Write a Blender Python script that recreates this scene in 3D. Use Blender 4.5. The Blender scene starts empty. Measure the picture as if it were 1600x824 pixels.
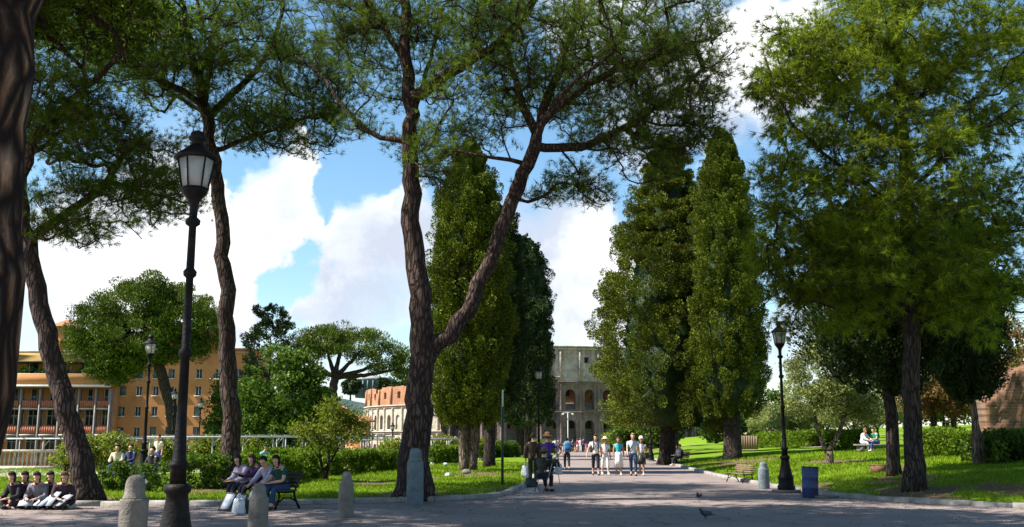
import bpy, math, random
import numpy as np
from mathutils import Vector, Matrix
PI = math.pi
R = math.radians
rng = np.random.default_rng(11)
random.seed(11)
scene = bpy.context.scene
C = scene.collection

# ------------------------------------------------------------------ camera model (photo is 1600 x 824)
F = 1550.0
TH = R(10.03)
CAMZ = 1.65
CT, ST = math.cos(TH), math.sin(TH)


def ray(px, py):
    a = (px - 800) / F
    b = (412 - py) / F
    return np.array([a, CT - b * ST, ST + b * CT])


def P(px, py, d):
    """point seen at photo position px,py, d metres ahead"""
    r = ray(px, py)
    return np.array([0, 0, CAMZ]) + r * (d / r[1])


def sm(t):
    t = np.clip(t, 0, 1)
    return t * t * (3 - 2 * t)


# ------------------------------------------------------------------ terrain
LEFT_EDGE = [(-90, 21.5), (-30, 24.4), (-13, 25.2), (-6.6, 25.6), (-2, 27.4), (-0.5, 29.2), (-0.05, 30.4), (0.6, 36), (1.2, 45), (2.1, 60),
             (4.2, 95), (7, 140), (10.6, 200), (22.6, 400)]
LEFT_POLY = LEFT_EDGE + [(-400, 400), (-400, 21)]
RIGHT_EDGE = [(75, -35), (12.6, 24.4), (10.8, 26.1), (9.9, 27.6), (9.4, 29.4), (9.1, 34), (9.0, 40), (9.2, 47), (10.3, 65), (11.9, 88), (15, 140), (18.6, 200), (30.6, 400)]
RIGHT_POLY = RIGHT_EDGE + [(500, 400), (500, -35)]


def sdist(poly, x, y):
    """signed distance to a closed polygon, positive inside"""
    x = np.asarray(x, float)
    y = np.asarray(y, float)
    d = np.full(x.shape, 1e18)
    ins = np.zeros(x.shape, bool)
    n = len(poly)
    for i in range(n):
        ax, ay = poly[i]
        bx, by = poly[(i + 1) % n]
        ex, ey = bx - ax, by - ay
        t = np.clip(((x - ax) * ex + (y - ay) * ey) / (ex * ex + ey * ey), 0, 1)
        d = np.minimum(d, (x - ax - t * ex) ** 2 + (y - ay - t * ey) ** 2)
        c = ((ay > y) != (by > y))
        if by != ay:
            ins ^= c & (x < (by and (bx - ax) * (y - ay) / (by - ay) + ax))
    d = np.sqrt(d)
    return np.where(ins, d, -d)


def drop(y):
    return -11.0 * sm((np.asarray(y, float) - 125) / 190)


def H(x, y):
    x = np.asarray(x, float)
    y = np.asarray(y, float)
    sl = sdist(LEFT_POLY, x, y)
    sr = sdist(RIGHT_POLY, x, y)
    base = drop(y) - 0.05
    zl = -0.9 * sm((y - 45) / 35) * sm((sl - 5) / 12) - 9.5 * sm((y - 78) / 70) * sm((sl - 8) / 20)
    zl = zl + base * (1 - sm((sl - 8) / 20)) + 0.14 * np.clip((sl - 0.22) / 0.35, 0, 1)
    s = np.clip(sr, 0, None)
    zr = base * (1 - sm((s - 4) / 30)) + 0.14 * np.clip((sr - 0.22) / 0.35, 0, 1) + 0.12 * np.clip(s - .5, 0, 4.5) + 0.055 * np.clip(s - 5, 0, 75)
    bump = 0.03 * np.sin(x * 0.9 + 1.3) * np.sin(y * 0.7) + 0.02 * np.sin(x * 2.1 + y * 1.3)
    z = np.where(sl > 0, zl + bump * sm(sl / 2), np.where(sr > 0, zr + bump * sm(sr / 2), base))
    return z


SOIL_AT = [(11.2, 28.6, 1.2), (12.2, 31.5, 1.0), (-2.75, 28.6, 1.4), (-11.3, 26.5, 1.2), (-8.9, 31.6, 1.3), (9.6, 33, .9), (8.2, 30.5, 1.0), (14.6, 45, 1.4), (13.2, 27.3, .7), (16, 28, .6), (0.2, 31.5, 1.1), (-1.7, 45, 1.8), (12.5, 56, 2.2), (-5, 36, 1.0), (-3.6, 41, .9), (14, 36, .8)]


def soil(x, y):
    """bare earth: worn round the trunks and along the kerbs"""
    m = np.zeros(np.shape(x))
    wob = 1 + .3 * np.sin(np.asarray(x) * 3.1 + 1) * np.sin(np.asarray(y) * 2.3) + .2 * np.sin(np.asarray(x) * 6 - np.asarray(y) * 5)
    for a, b, r in SOIL_AT:
        d = np.hypot((x - a), (y - b) * .55) / (r * wob)
        m = np.maximum(m, sm((1.25 - d) / .6))
    return m


_DD = np.geomspace(6, 900, 9000)


def G(px, py):
    r = ray(px, py)
    t = _DD / r[1]
    x = r[0] * t
    z = CAMZ + r[2] * t
    h = np.maximum(H(x, _DD), np.where((sdist(LEFT_POLY, x, _DD) < 0) & (sdist(RIGHT_POLY, x, _DD) < 0), drop(_DD), -99))
    k = np.argmax(z < h)
    if not (z < h).any():
        k = len(_DD) - 1
    return np.array([x[k], _DD[k], h[k]])


def gz(x, y):
    on_road = float(sdist(LEFT_POLY, x, y)) < 0 and float(sdist(RIGHT_POLY, x, y)) < 0
    return float(drop(y)) if on_road else float(H(x, y))


def GX(px, d, dz=0):
    """ground point under photo column px, d metres ahead"""
    x = (px - 800) / F * (d * CT)  # column to metres (first guess), refined below
    for _ in range(3):
        z = gz(x, d)
        depth = d * CT + (z - CAMZ) * ST
        x = (px - 800) / F * depth
    return np.array([x, d, gz(x, d) + dz])


# ------------------------------------------------------------------ mesh helpers
class MB:
    def __init__(s):
        s.v, s.f, s.m, s.n = [], [], [], 0

    def add(s, v, faces, m=0):
        v = np.asarray(v, float).reshape(-1, 3)
        for fa in faces:
            fa = np.asarray(fa, int)
            if fa.ndim == 1:
                fa = fa[None]
            s.f.append(fa + s.n)
            s.m.append(m)
        s.v.append(v)
        s.n += len(v)
        return s

    def box(s, c, size, rz=0, m=0, M=None):
        x, y, z = np.asarray(size, float) / 2
        v = np.array([[-x, -y, -z], [x, -y, -z], [x, y, -z], [-x, y, -z], [-x, -y, z], [x, -y, z], [x, y, z], [-x, y, z]])
        if M is not None:
            v = v @ np.array(M.to_3x3()).T
        if rz:
            c_, s_ = math.cos(rz), math.sin(rz)
            v = v @ np.array([[c_, s_, 0], [-s_, c_, 0], [0, 0, 1]])
        return s.add(v + np.asarray(c, float), [np.array([[0, 3, 2, 1], [4, 5, 6, 7], [0, 1, 5, 4], [1, 2, 6, 5], [2, 3, 7, 6], [3, 0, 4, 7]])], m)

    def tube(s, pts, rad, sides=8, m=0, cap=True, wob=0.0, seed=0):
        pts = np.asarray(pts, float)
        n = len(pts)
        rad = np.broadcast_to(np.asarray(rad, float), (n,))
        t = np.gradient(pts, axis=0)
        t /= np.linalg.norm(t, axis=1)[:, None] + 1e-9
        ref = np.array([0.0, 1, 0]) if abs(t[0][1]) < .9 else np.array([1.0, 0, 0])
        a = np.linspace(0, 2 * PI, sides, endpoint=False)
        u = np.cross(t, ref)
        u /= np.linalg.norm(u, axis=1)[:, None] + 1e-9
        w = np.cross(t, u)
        rr = rad[:, None] * np.ones(sides)
        if wob:
            zz = np.arange(n)[:, None]
            rr = rr * (1 + wob * (np.sin(3 * a + seed + zz * .35) * .6 + np.sin(5 * a - seed * 2 + zz * .6) * .5 + np.sin(9 * a + zz * .9 + seed) * .35))
        v = pts[:, None] + rr[..., None] * (np.cos(a)[None, :, None] * u[:, None] + np.sin(a)[None, :, None] * w[:, None])
        i = np.arange(n - 1)[:, None] * sides
        j = np.arange(sides)[None]
        k = (j + 1) % sides
        q = np.stack([i + j, i + k, i + sides + k, i + sides + j], -1).reshape(-1, 4)
        fs = [q]
        if cap:
            fs += [np.arange(sides)[::-1], np.arange(sides) + (n - 1) * sides]
        return s.add(v.reshape(-1, 3), fs, m)

    def lathe(s, prof, sides=20, c=(0, 0, 0), m=0, rot=0, sq=1.0):
        prof = np.asarray(prof, float)
        n = len(prof)
        a = np.linspace(0, 2 * PI, sides, endpoint=False) + rot
        v = np.stack([prof[:, 0][:, None] * np.cos(a), prof[:, 0][:, None] * np.sin(a) * sq, prof[:, 1][:, None] * np.ones(sides)], -1) + np.asarray(c, float)
        i = np.arange(n - 1)[:, None] * sides
        j = np.arange(sides)[None]
        k = (j + 1) % sides
        q = np.stack([i + j, i + k, i + sides + k, i + sides + j], -1).reshape(-1, 4)
        return s.add(v.reshape(-1, 3), [q, np.arange(sides)[::-1], np.arange(sides) + (n - 1) * sides], m)

    def ball(s, c, r, seg=12, ring=8, m=0):
        r = np.broadcast_to(np.asarray(r, float), (3,))
        p = [(max(math.sin(PI * i / ring), .02), -math.cos(PI * i / ring)) for i in range(ring + 1)]
        b = MB().lathe(p, seg)
        v = np.concatenate(b.v) * r + np.asarray(c, float)
        return s.add(v, b.f, m)

    def xf(s, M):
        M = np.array(M)
        s.v = [v @ M[:3, :3].T + M[:3, 3] for v in s.v]
        return s

    def join(s, o):
        for fa, m in zip(o.f, o.m):
            s.f.append(fa + s.n)
            s.m.append(m)
        s.v += o.v
        s.n += o.n
        return s

    def mesh(s, name, off=None, smooth=False, mats=()):
        v = np.concatenate(s.v) if s.v else np.zeros((0, 3))
        if off is not None:
            v = v - np.asarray(off, float)
        return np_mesh(name, v, s.f, s.m, smooth, mats)


def np_mesh(name, v, fl, ml=None, smooth=False, mats=()):
    me = bpy.data.meshes.new(name)
    idx = np.concatenate([f.reshape(-1) for f in fl])
    tot = np.concatenate([np.full(len(f), f.shape[1]) for f in fl])
    st = np.concatenate([[0], np.cumsum(tot)[:-1]])
    me.vertices.add(len(v))
    me.loops.add(len(idx))
    me.polygons.add(len(tot))
    me.vertices.foreach_set('co', np.ascontiguousarray(v, np.float32).ravel())
    me.loops.foreach_set('vertex_index', idx.astype(np.int32))
    me.polygons.foreach_set('loop_start', st.astype(np.int32))
    me.polygons.foreach_set('loop_total', tot.astype(np.int32))
    if ml is not None and any(ml):
        mi = np.concatenate([np.full(len(f), m) for f, m in zip(fl, ml)])
        me.polygons.foreach_set('material_index', mi.astype(np.int32))
    if smooth:
        me.polygons.foreach_set('use_smooth', np.ones(len(tot), bool))
    for m in mats:
        me.materials.append(m)
    me.update(calc_edges=True)
    me.validate()
    return me


def link(name, me, parent=None, label=None, cat=None, group=None, kind=None, loc=None, rz=0):
    o = bpy.data.objects.new(name, me)
    C.objects.link(o)
    if parent is not None:
        o.parent = parent
    if loc is not None:
        o.location = [float(q) for q in loc]
    if rz:
        o.rotation_euler = (0, 0, rz)
    if label:
        o['label'] = label
    if cat:
        o['category'] = cat
    if group:
        o['group'] = group
    if kind:
        o['kind'] = kind
    return o


def thing(name, label, cat, loc=(0, 0, 0), rz=0, group=None):
    return link(name, None, None, label, cat, group, None, loc, rz)


def part(name, mb, mat, parent, off=None, smooth=False, label=None):
    mats = mat if isinstance(mat, (list, tuple)) else [mat]
    return link(name, mb.mesh(name, off, smooth, mats), parent, label)


def solo(name, mb, mat, label, cat, loc=(0, 0, 0), rz=0, group=None, smooth=False):
    mats = mat if isinstance(mat, (list, tuple)) else [mat]
    return link(name, mb.mesh(name, None, smooth, mats), None, label, cat, group, None, loc, rz)


def struct(name, mb, mat, smooth=False, kind='structure'):
    return link(name, mb.mesh(name, None, smooth, [mat]), kind=kind)


def copy_tree(root, loc, rz, label, group=None):
    r = root.copy()
    C.objects.link(r)
    r.location = [float(q) for q in loc]
    r.rotation_euler = (0, 0, rz)
    r['label'] = label
    if group:
        r['group'] = group
    for ch in list(root.children):
        c = ch.copy()
        C.objects.link(c)
        c.parent = r
        for g in ch.children:
            d = g.copy()
            C.objects.link(d)
            d.parent = c
    return r


# ------------------------------------------------------------------ materials
def nodes(name):
    m = bpy.data.materials.new(name)
    m.use_nodes = True
    nt = m.node_tree
    nt.nodes.clear()
    return m, nt


def nd(nt, typ, **kw):
    n = nt.nodes.new(typ)
    for k, v in kw.items():
        if k.startswith('i_'):
            n.inputs[k[2:].replace('_', ' ')].default_value = v
        else:
            setattr(n, k, v)
    return n


def col(c):
    return (c[0], c[1], c[2], 1)


def ramp(nt, fac, stops):
    r = nd(nt, 'ShaderNodeValToRGB')
    el = r.color_ramp.elements
    while len(el) < len(stops):
        el.new(.5)
    for e, (p, c) in zip(el, stops):
        e.position = p
        e.color = col(c)
    nt.links.new(fac, r.inputs[0])
    return r.outputs[0]


def surf(name, c1, c2, scale=3.0, rough=.85, bump=.3, bscale=None, stretch=(1, 1, 1), detail=6, metal=0, dirt=None, dscale=.6, coord='Object', spec=.3, bdist=.03, lo=.35, hi=.65):
    m, nt = nodes(name)
    L = nt.links.new
    tc = nd(nt, 'ShaderNodeTexCoord')
    mp = nd(nt, 'ShaderNodeMapping')
    mp.inputs['Scale'].default_value = stretch
    L(tc.outputs[coord], mp.inputs[0])
    no = nd(nt, 'ShaderNodeTexNoise', i_Scale=scale, i_Detail=detail, i_Roughness=.65)
    L(mp.outputs[0], no.inputs['Vector'])
    c = ramp(nt, no.outputs[0], [(lo, c1), (hi, c2)])
    if dirt is not None:
        n2 = nd(nt, 'ShaderNodeTexNoise', i_Scale=dscale, i_Detail=5.0, i_Roughness=.7)
        L(mp.outputs[0], n2.inputs['Vector'])
        mr = nd(nt, 'ShaderNodeMapRange')
        mr.inputs[1].default_value = .5
        mr.inputs[2].default_value = .68
        L(n2.outputs[0], mr.inputs[0])
        mx = nd(nt, 'ShaderNodeMix', data_type='RGBA')
        L(mr.outputs[0], mx.inputs[0])
        L(c, mx.inputs[6])
        mx.inputs[7].default_value = col(dirt)
        c = mx.outputs[2]
    b = nd(nt, 'ShaderNodeBsdfPrincipled', i_Roughness=rough, i_Metallic=metal)
    b.inputs['Specular IOR Level'].default_value = spec
    L(c, b.inputs['Base Color'])
    if bump:
        nb = nd(nt, 'ShaderNodeTexNoise', i_Scale=bscale or scale * 4, i_Detail=6.0)
        L(mp.outputs[0], nb.inputs['Vector'])
        bp = nd(nt, 'ShaderNodeBump', i_Strength=bump, i_Distance=bdist)
        L(nb.outputs[0], bp.inputs['Height'])
        L(bp.outputs[0], b.inputs['Normal'])
    o = nd(nt, 'ShaderNodeOutputMaterial')
    L(b.outputs[0], o.inputs[0])
    return m


def foliage(name, ca, cb, cc, trans=.35, nscale=.8, gloss=.12):
    """leaf colour varies leaf by leaf and from clump to clump"""
    m, nt = nodes(name)
    L = nt.links.new
    ge = nd(nt, 'ShaderNodeNewGeometry')
    c = ramp(nt, ge.outputs['Random Per Island'], [(0, ca), (.55, cb), (1, cc)])
    no = nd(nt, 'ShaderNodeTexNoise', i_Scale=nscale, i_Detail=3.0)
    L(ge.outputs['Position'], no.inputs['Vector'])
    mr = nd(nt, 'ShaderNodeMapRange')
    mr.inputs[1].default_value = .35
    mr.inputs[2].default_value = .65
    mr.inputs[3].default_value = .65
    mr.inputs[4].default_value = 1.25
    L(no.outputs[0], mr.inputs[0])
    mx = nd(nt, 'ShaderNodeVectorMath', operation='SCALE')
    L(c, mx.inputs[0])
    L(mr.outputs[0], mx.inputs['Scale'])
    d = nd(nt, 'ShaderNodeBsdfPrincipled', i_Roughness=.55)
    d.inputs['Specular IOR Level'].default_value = gloss
    t = nd(nt, 'ShaderNodeBsdfTranslucent')
    L(mx.outputs[0], d.inputs['Base Color'])
    L(mx.outputs[0], t.inputs[0])
    s = nd(nt, 'ShaderNodeMixShader')
    s.inputs[0].default_value = trans
    L(d.outputs[0], s.inputs[1])
    L(t.outputs[0], s.inputs[2])
    o = nd(nt, 'ShaderNodeOutputMaterial')
    L(s.outputs[0], o.inputs[0])
    return m


def bark(name, plate, plate2, fissure, scale=9., st=(1, 1, .28), dist=.05, strength=.9, edge=.16):
    m, nt = nodes(name)
    L = nt.links.new
    tc = nd(nt, 'ShaderNodeTexCoord')
    mp = nd(nt, 'ShaderNodeMapping')
    mp.inputs['Scale'].default_value = st
    L(tc.outputs['Object'], mp.inputs[0])
    nz = nd(nt, 'ShaderNodeTexNoise', i_Scale=scale * .8, i_Detail=4.0)
    L(mp.outputs[0], nz.inputs['Vector'])
    ad = nd(nt, 'ShaderNodeVectorMath', operation='MULTIPLY_ADD')
    L(nz.outputs['Color'], ad.inputs[0])
    ad.inputs[1].default_value = (.09, .09, .03)
    L(mp.outputs[0], ad.inputs[2])
    vo = nd(nt, 'ShaderNodeTexVoronoi', i_Scale=scale, feature='DISTANCE_TO_EDGE')
    L(ad.outputs[0], vo.inputs['Vector'])
    vc = nd(nt, 'ShaderNodeTexVoronoi', i_Scale=scale)
    L(ad.outputs[0], vc.inputs['Vector'])
    sp = nd(nt, 'ShaderNodeSeparateColor')
    L(vc.outputs['Color'], sp.inputs[0])
    pc = ramp(nt, sp.outputs[0], [(0, plate), (1, plate2)])
    n3 = nd(nt, 'ShaderNodeTexNoise', i_Scale=scale * 6, i_Detail=5.0)
    L(mp.outputs[0], n3.inputs['Vector'])
    mm = nd(nt, 'ShaderNodeMix', data_type='RGBA', blend_type='MULTIPLY')
    mm.inputs[0].default_value = .8
    L(pc, mm.inputs[6])
    L(ramp(nt, n3.outputs[0], [(.3, (.5, .5, .5)), (.7, (1.15, 1.1, 1.1))]), mm.inputs[7])
    mr = nd(nt, 'ShaderNodeMapRange', interpolation_type='SMOOTHSTEP')
    mr.inputs[1].default_value = .02
    mr.inputs[2].default_value = edge
    L(vo.outputs[0], mr.inputs[0])
    mx = nd(nt, 'ShaderNodeMix', data_type='RGBA')
    L(mr.outputs[0], mx.inputs[0])
    mx.inputs[6].default_value = col(fissure)
    L(mm.outputs[2], mx.inputs[7])
    b = nd(nt, 'ShaderNodeBsdfPrincipled', i_Roughness=.95)
    b.inputs['Specular IOR Level'].default_value = .15
    L(mx.outputs[2], b.inputs['Base Color'])
    hh = nd(nt, 'ShaderNodeMath', operation='MULTIPLY_ADD')
    L(n3.outputs[0], hh.inputs[0])
    hh.inputs[1].default_value = .35
    L(mr.outputs[0], hh.inputs[2])
    bp = nd(nt, 'ShaderNodeBump', i_Strength=strength, i_Distance=dist)
    L(hh.outputs[0], bp.inputs['Height'])
    L(bp.outputs[0], b.inputs['Normal'])
    o = nd(nt, 'ShaderNodeOutputMaterial')
    L(b.outputs[0], o.inputs[0])
    return m


_flat = {}


def cloth(c, rough=.85):
    k = (tuple(c), rough)
    if k not in _flat:
        c = np.array(c)
        _flat[k] = surf('cloth', tuple(c * .8), tuple(np.minimum(c * 1.15, .9)), scale=9, rough=rough, bump=.5, bscale=14, bdist=.03, spec=.2)
    return _flat[k]


def glassy(name, c, rough=.12):
    m, nt = nodes(name)
    tc = nd(nt, 'ShaderNodeTexCoord')
    no = nd(nt, 'ShaderNodeTexNoise', i_Scale=.35)
    nt.links.new(tc.outputs['Object'], no.inputs['Vector'])
    c_ = ramp(nt, no.outputs[0], [(.4, tuple(np.array(c) * .6)), (.6, tuple(np.array(c) * 1.3))])
    b = nd(nt, 'ShaderNodeBsdfPrincipled', i_Roughness=rough)
    nt.links.new(c_, b.inputs['Base Color'])
    b.inputs['Specular IOR Level'].default_value = .35
    o = nd(nt, 'ShaderNodeOutputMaterial')
    nt.links.new(b.outputs[0], o.inputs[0])
    return m


def milk_glass(name):
    m, nt = nodes(name)
    b = nd(nt, 'ShaderNodeBsdfPrincipled', i_Roughness=.35)
    tc = nd(nt, 'ShaderNodeTexCoord')
    no = nd(nt, 'ShaderNodeTexNoise', i_Scale=6.0)
    nt.links.new(tc.outputs['Object'], no.inputs['Vector'])
    c_ = ramp(nt, no.outputs[0], [(.3, (.62, .62, .6)), (.7, (.78, .78, .76))])
    nt.links.new(c_, b.inputs['Base Color'])
    t = nd(nt, 'ShaderNodeBsdfTranslucent')
    nt.links.new(c_, t.inputs[0])
    s = nd(nt, 'ShaderNodeMixShader')
    s.inputs[0].default_value = .6
    nt.links.new(b.outputs[0], s.inputs[1])
    nt.links.new(t.outputs[0], s.inputs[2])
    o = nd(nt, 'ShaderNodeOutputMaterial')
    nt.links.new(s.outputs[0], o.inputs[0])
    return m


def asphalt(name):
    m, nt = nodes(name)
    L = nt.links.new
    ge = nd(nt, 'ShaderNodeNewGeometry')
    big = nd(nt, 'ShaderNodeTexNoise', i_Scale=.22, i_Detail=5.0, i_Roughness=.6)
    L(ge.outputs['Position'], big.inputs['Vector'])
    fine = nd(nt, 'ShaderNodeTexNoise', i_Scale=28.0, i_Detail=8.0, i_Roughness=.8)
    L(ge.outputs['Position'], fine.inputs['Vector'])
    c1 = ramp(nt, big.outputs[0], [(.3, (.195, .152, .138)), (.5, (.235, .186, .170)), (.72, (.28, .228, .208))])
    mm = nd(nt, 'ShaderNodeMix', data_type='RGBA', blend_type='MULTIPLY')
    mm.inputs[0].default_value = .9
    L(c1, mm.inputs[6])
    L(ramp(nt, fine.outputs[0], [(.3, (.55, .55, .55)), (.55, (1, 1, 1)), (.75, (1.15, 1.12, 1.1))]), mm.inputs[7])
    # dark stains and old patches
    st = nd(nt, 'ShaderNodeTexNoise', i_Scale=.8, i_Detail=7.0, i_Roughness=.75)
    L(ge.outputs['Position'], st.inputs['Vector'])
    mr = nd(nt, 'ShaderNodeMapRange')
    mr.inputs[1].default_value = .52
    mr.inputs[2].default_value = .66
    mr.inputs[4].default_value = .75
    L(st.outputs[0], mr.inputs[0])
    mx = nd(nt, 'ShaderNodeMix', data_type='RGBA')
    L(mr.outputs[0], mx.inputs[0])
    L(mm.outputs[2], mx.inputs[6])
    mx.inputs[7].default_value = (.115, .10, .095, 1)
    vo = nd(nt, 'ShaderNodeTexVoronoi', i_Scale=.33, feature='DISTANCE_TO_EDGE')
    nn = nd(nt, 'ShaderNodeTexNoise', i_Scale=1.4, i_Detail=5.0)
    L(ge.outputs['Position'], nn.inputs['Vector'])
    ad = nd(nt, 'ShaderNodeVectorMath', operation='ADD')
    L(ge.outputs['Position'], ad.inputs[0])
    L(nn.outputs['Color'], ad.inputs[1])
    L(ad.outputs[0], vo.inputs['Vector'])
    ck = nd(nt, 'ShaderNodeMapRange')
    ck.inputs[1].default_value = .0
    ck.inputs[2].default_value = .012
    ck.inputs[3].default_value = .45
    ck.inputs[4].default_value = 1.
    L(vo.outputs[0], ck.inputs[0])
    sc = nd(nt, 'ShaderNodeVectorMath', operation='SCALE')
    L(mx.outputs[2], sc.inputs[0])
    L(ck.outputs[0], sc.inputs['Scale'])
    b = nd(nt, 'ShaderNodeBsdfPrincipled', i_Roughness=.9)
    b.inputs['Specular IOR Level'].default_value = .25
    L(sc.outputs[0], b.inputs['Base Color'])
    bp = nd(nt, 'ShaderNodeBump', i_Strength=.5, i_Distance=.01)
    L(fine.outputs[0], bp.inputs['Height'])
    L(bp.outputs[0], b.inputs['Normal'])
    o = nd(nt, 'ShaderNodeOutputMaterial')
    L(b.outputs[0], o.inputs[0])
    return m


def lawn_mat(name):
    m, nt = nodes(name)
    L = nt.links.new
    ge = nd(nt, 'ShaderNodeNewGeometry')
    n1 = nd(nt, 'ShaderNodeTexNoise', i_Scale=.5, i_Detail=6.0, i_Roughness=.7)
    L(ge.outputs['Position'], n1.inputs['Vector'])
    n2 = nd(nt, 'ShaderNodeTexNoise', i_Scale=9.0, i_Detail=7.0, i_Roughness=.75)
    L(ge.outputs['Position'], n2.inputs['Vector'])
    g = ramp(nt, n2.outputs[0], [(.3, (.05, .095, .004)), (.55, (.13, .22, .008)), (.75, (.20, .29, .015))])
    d = nd(nt, 'ShaderNodeMapRange')
    d.inputs[1].default_value = .58
    d.inputs[2].default_value = .70
    L(n1.outputs[0], d.inputs[0])
    mx = nd(nt, 'ShaderNodeMix', data_type='RGBA')
    av = nd(nt, 'ShaderNodeAttribute', attribute_name='bare_soil')
    am_ = nd(nt, 'ShaderNodeMath', operation='MAXIMUM')
    L(d.outputs[0], am_.inputs[0])
    L(av.outputs['Fac'], am_.inputs[1])
    L(am_.outputs[0], mx.inputs[0])
    L(g, mx.inputs[6])
    mx.inputs[7].default_value = (.125, .08, .048, 1)
    b = nd(nt, 'ShaderNodeBsdfPrincipled', i_Roughness=.95)
    b.inputs['Specular IOR Level'].default_value = .1
    L(mx.outputs[2], b.inputs['Base Color'])
    bp = nd(nt, 'ShaderNodeBump', i_Strength=.8, i_Distance=.08)
    L(n2.outputs[0], bp.inputs['Height'])
    L(bp.outputs[0], b.inputs['Normal'])
    o = nd(nt, 'ShaderNodeOutputMaterial')
    L(b.outputs[0], o.inputs[0])
    return m


def brick_mat(name, c1, c2, mortar, scale=2.2):
    m, nt = nodes(name)
    L = nt.links.new
    tc = nd(nt, 'ShaderNodeTexCoord')
    mp = nd(nt, 'ShaderNodeMapping')
    mp.inputs['Rotation'].default_value = (R(90), 0, 0)
    L(tc.outputs['Object'], mp.inputs[0])
    br = nd(nt, 'ShaderNodeTexBrick', i_Scale=scale)
    br.inputs['Color1'].default_value = col(c1)
    br.inputs['Color2'].default_value = col(c2)
    br.inputs['Mortar'].default_value = col(mortar)
    L(mp.outputs[0], br.inputs['Vector'])
    no = nd(nt, 'ShaderNodeTexNoise', i_Scale=1.3, i_Detail=6.0)
    L(tc.outputs['Object'], no.inputs['Vector'])
    mm = nd(nt, 'ShaderNodeMix', data_type='RGBA', blend_type='MULTIPLY')
    mm.inputs[0].default_value = 1
    L(br.outputs[0], mm.inputs[6])
    L(ramp(nt, no.outputs[0], [(.3, (.5, .5, .5)), (.7, (1.3, 1.25, 1.2))]), mm.inputs[7])
    b = nd(nt, 'ShaderNodeBsdfPrincipled', i_Roughness=.95)
    L(mm.outputs[2], b.inputs['Base Color'])
    bp = nd(nt, 'ShaderNodeBump', i_Strength=.8, i_Distance=.06)
    L(no.outputs[0], bp.inputs['Height'])
    L(bp.outputs[0], b.inputs['Normal'])
    o = nd(nt, 'ShaderNodeOutputMaterial')
    L(b.outputs[0], o.inputs[0])
    return m


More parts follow.
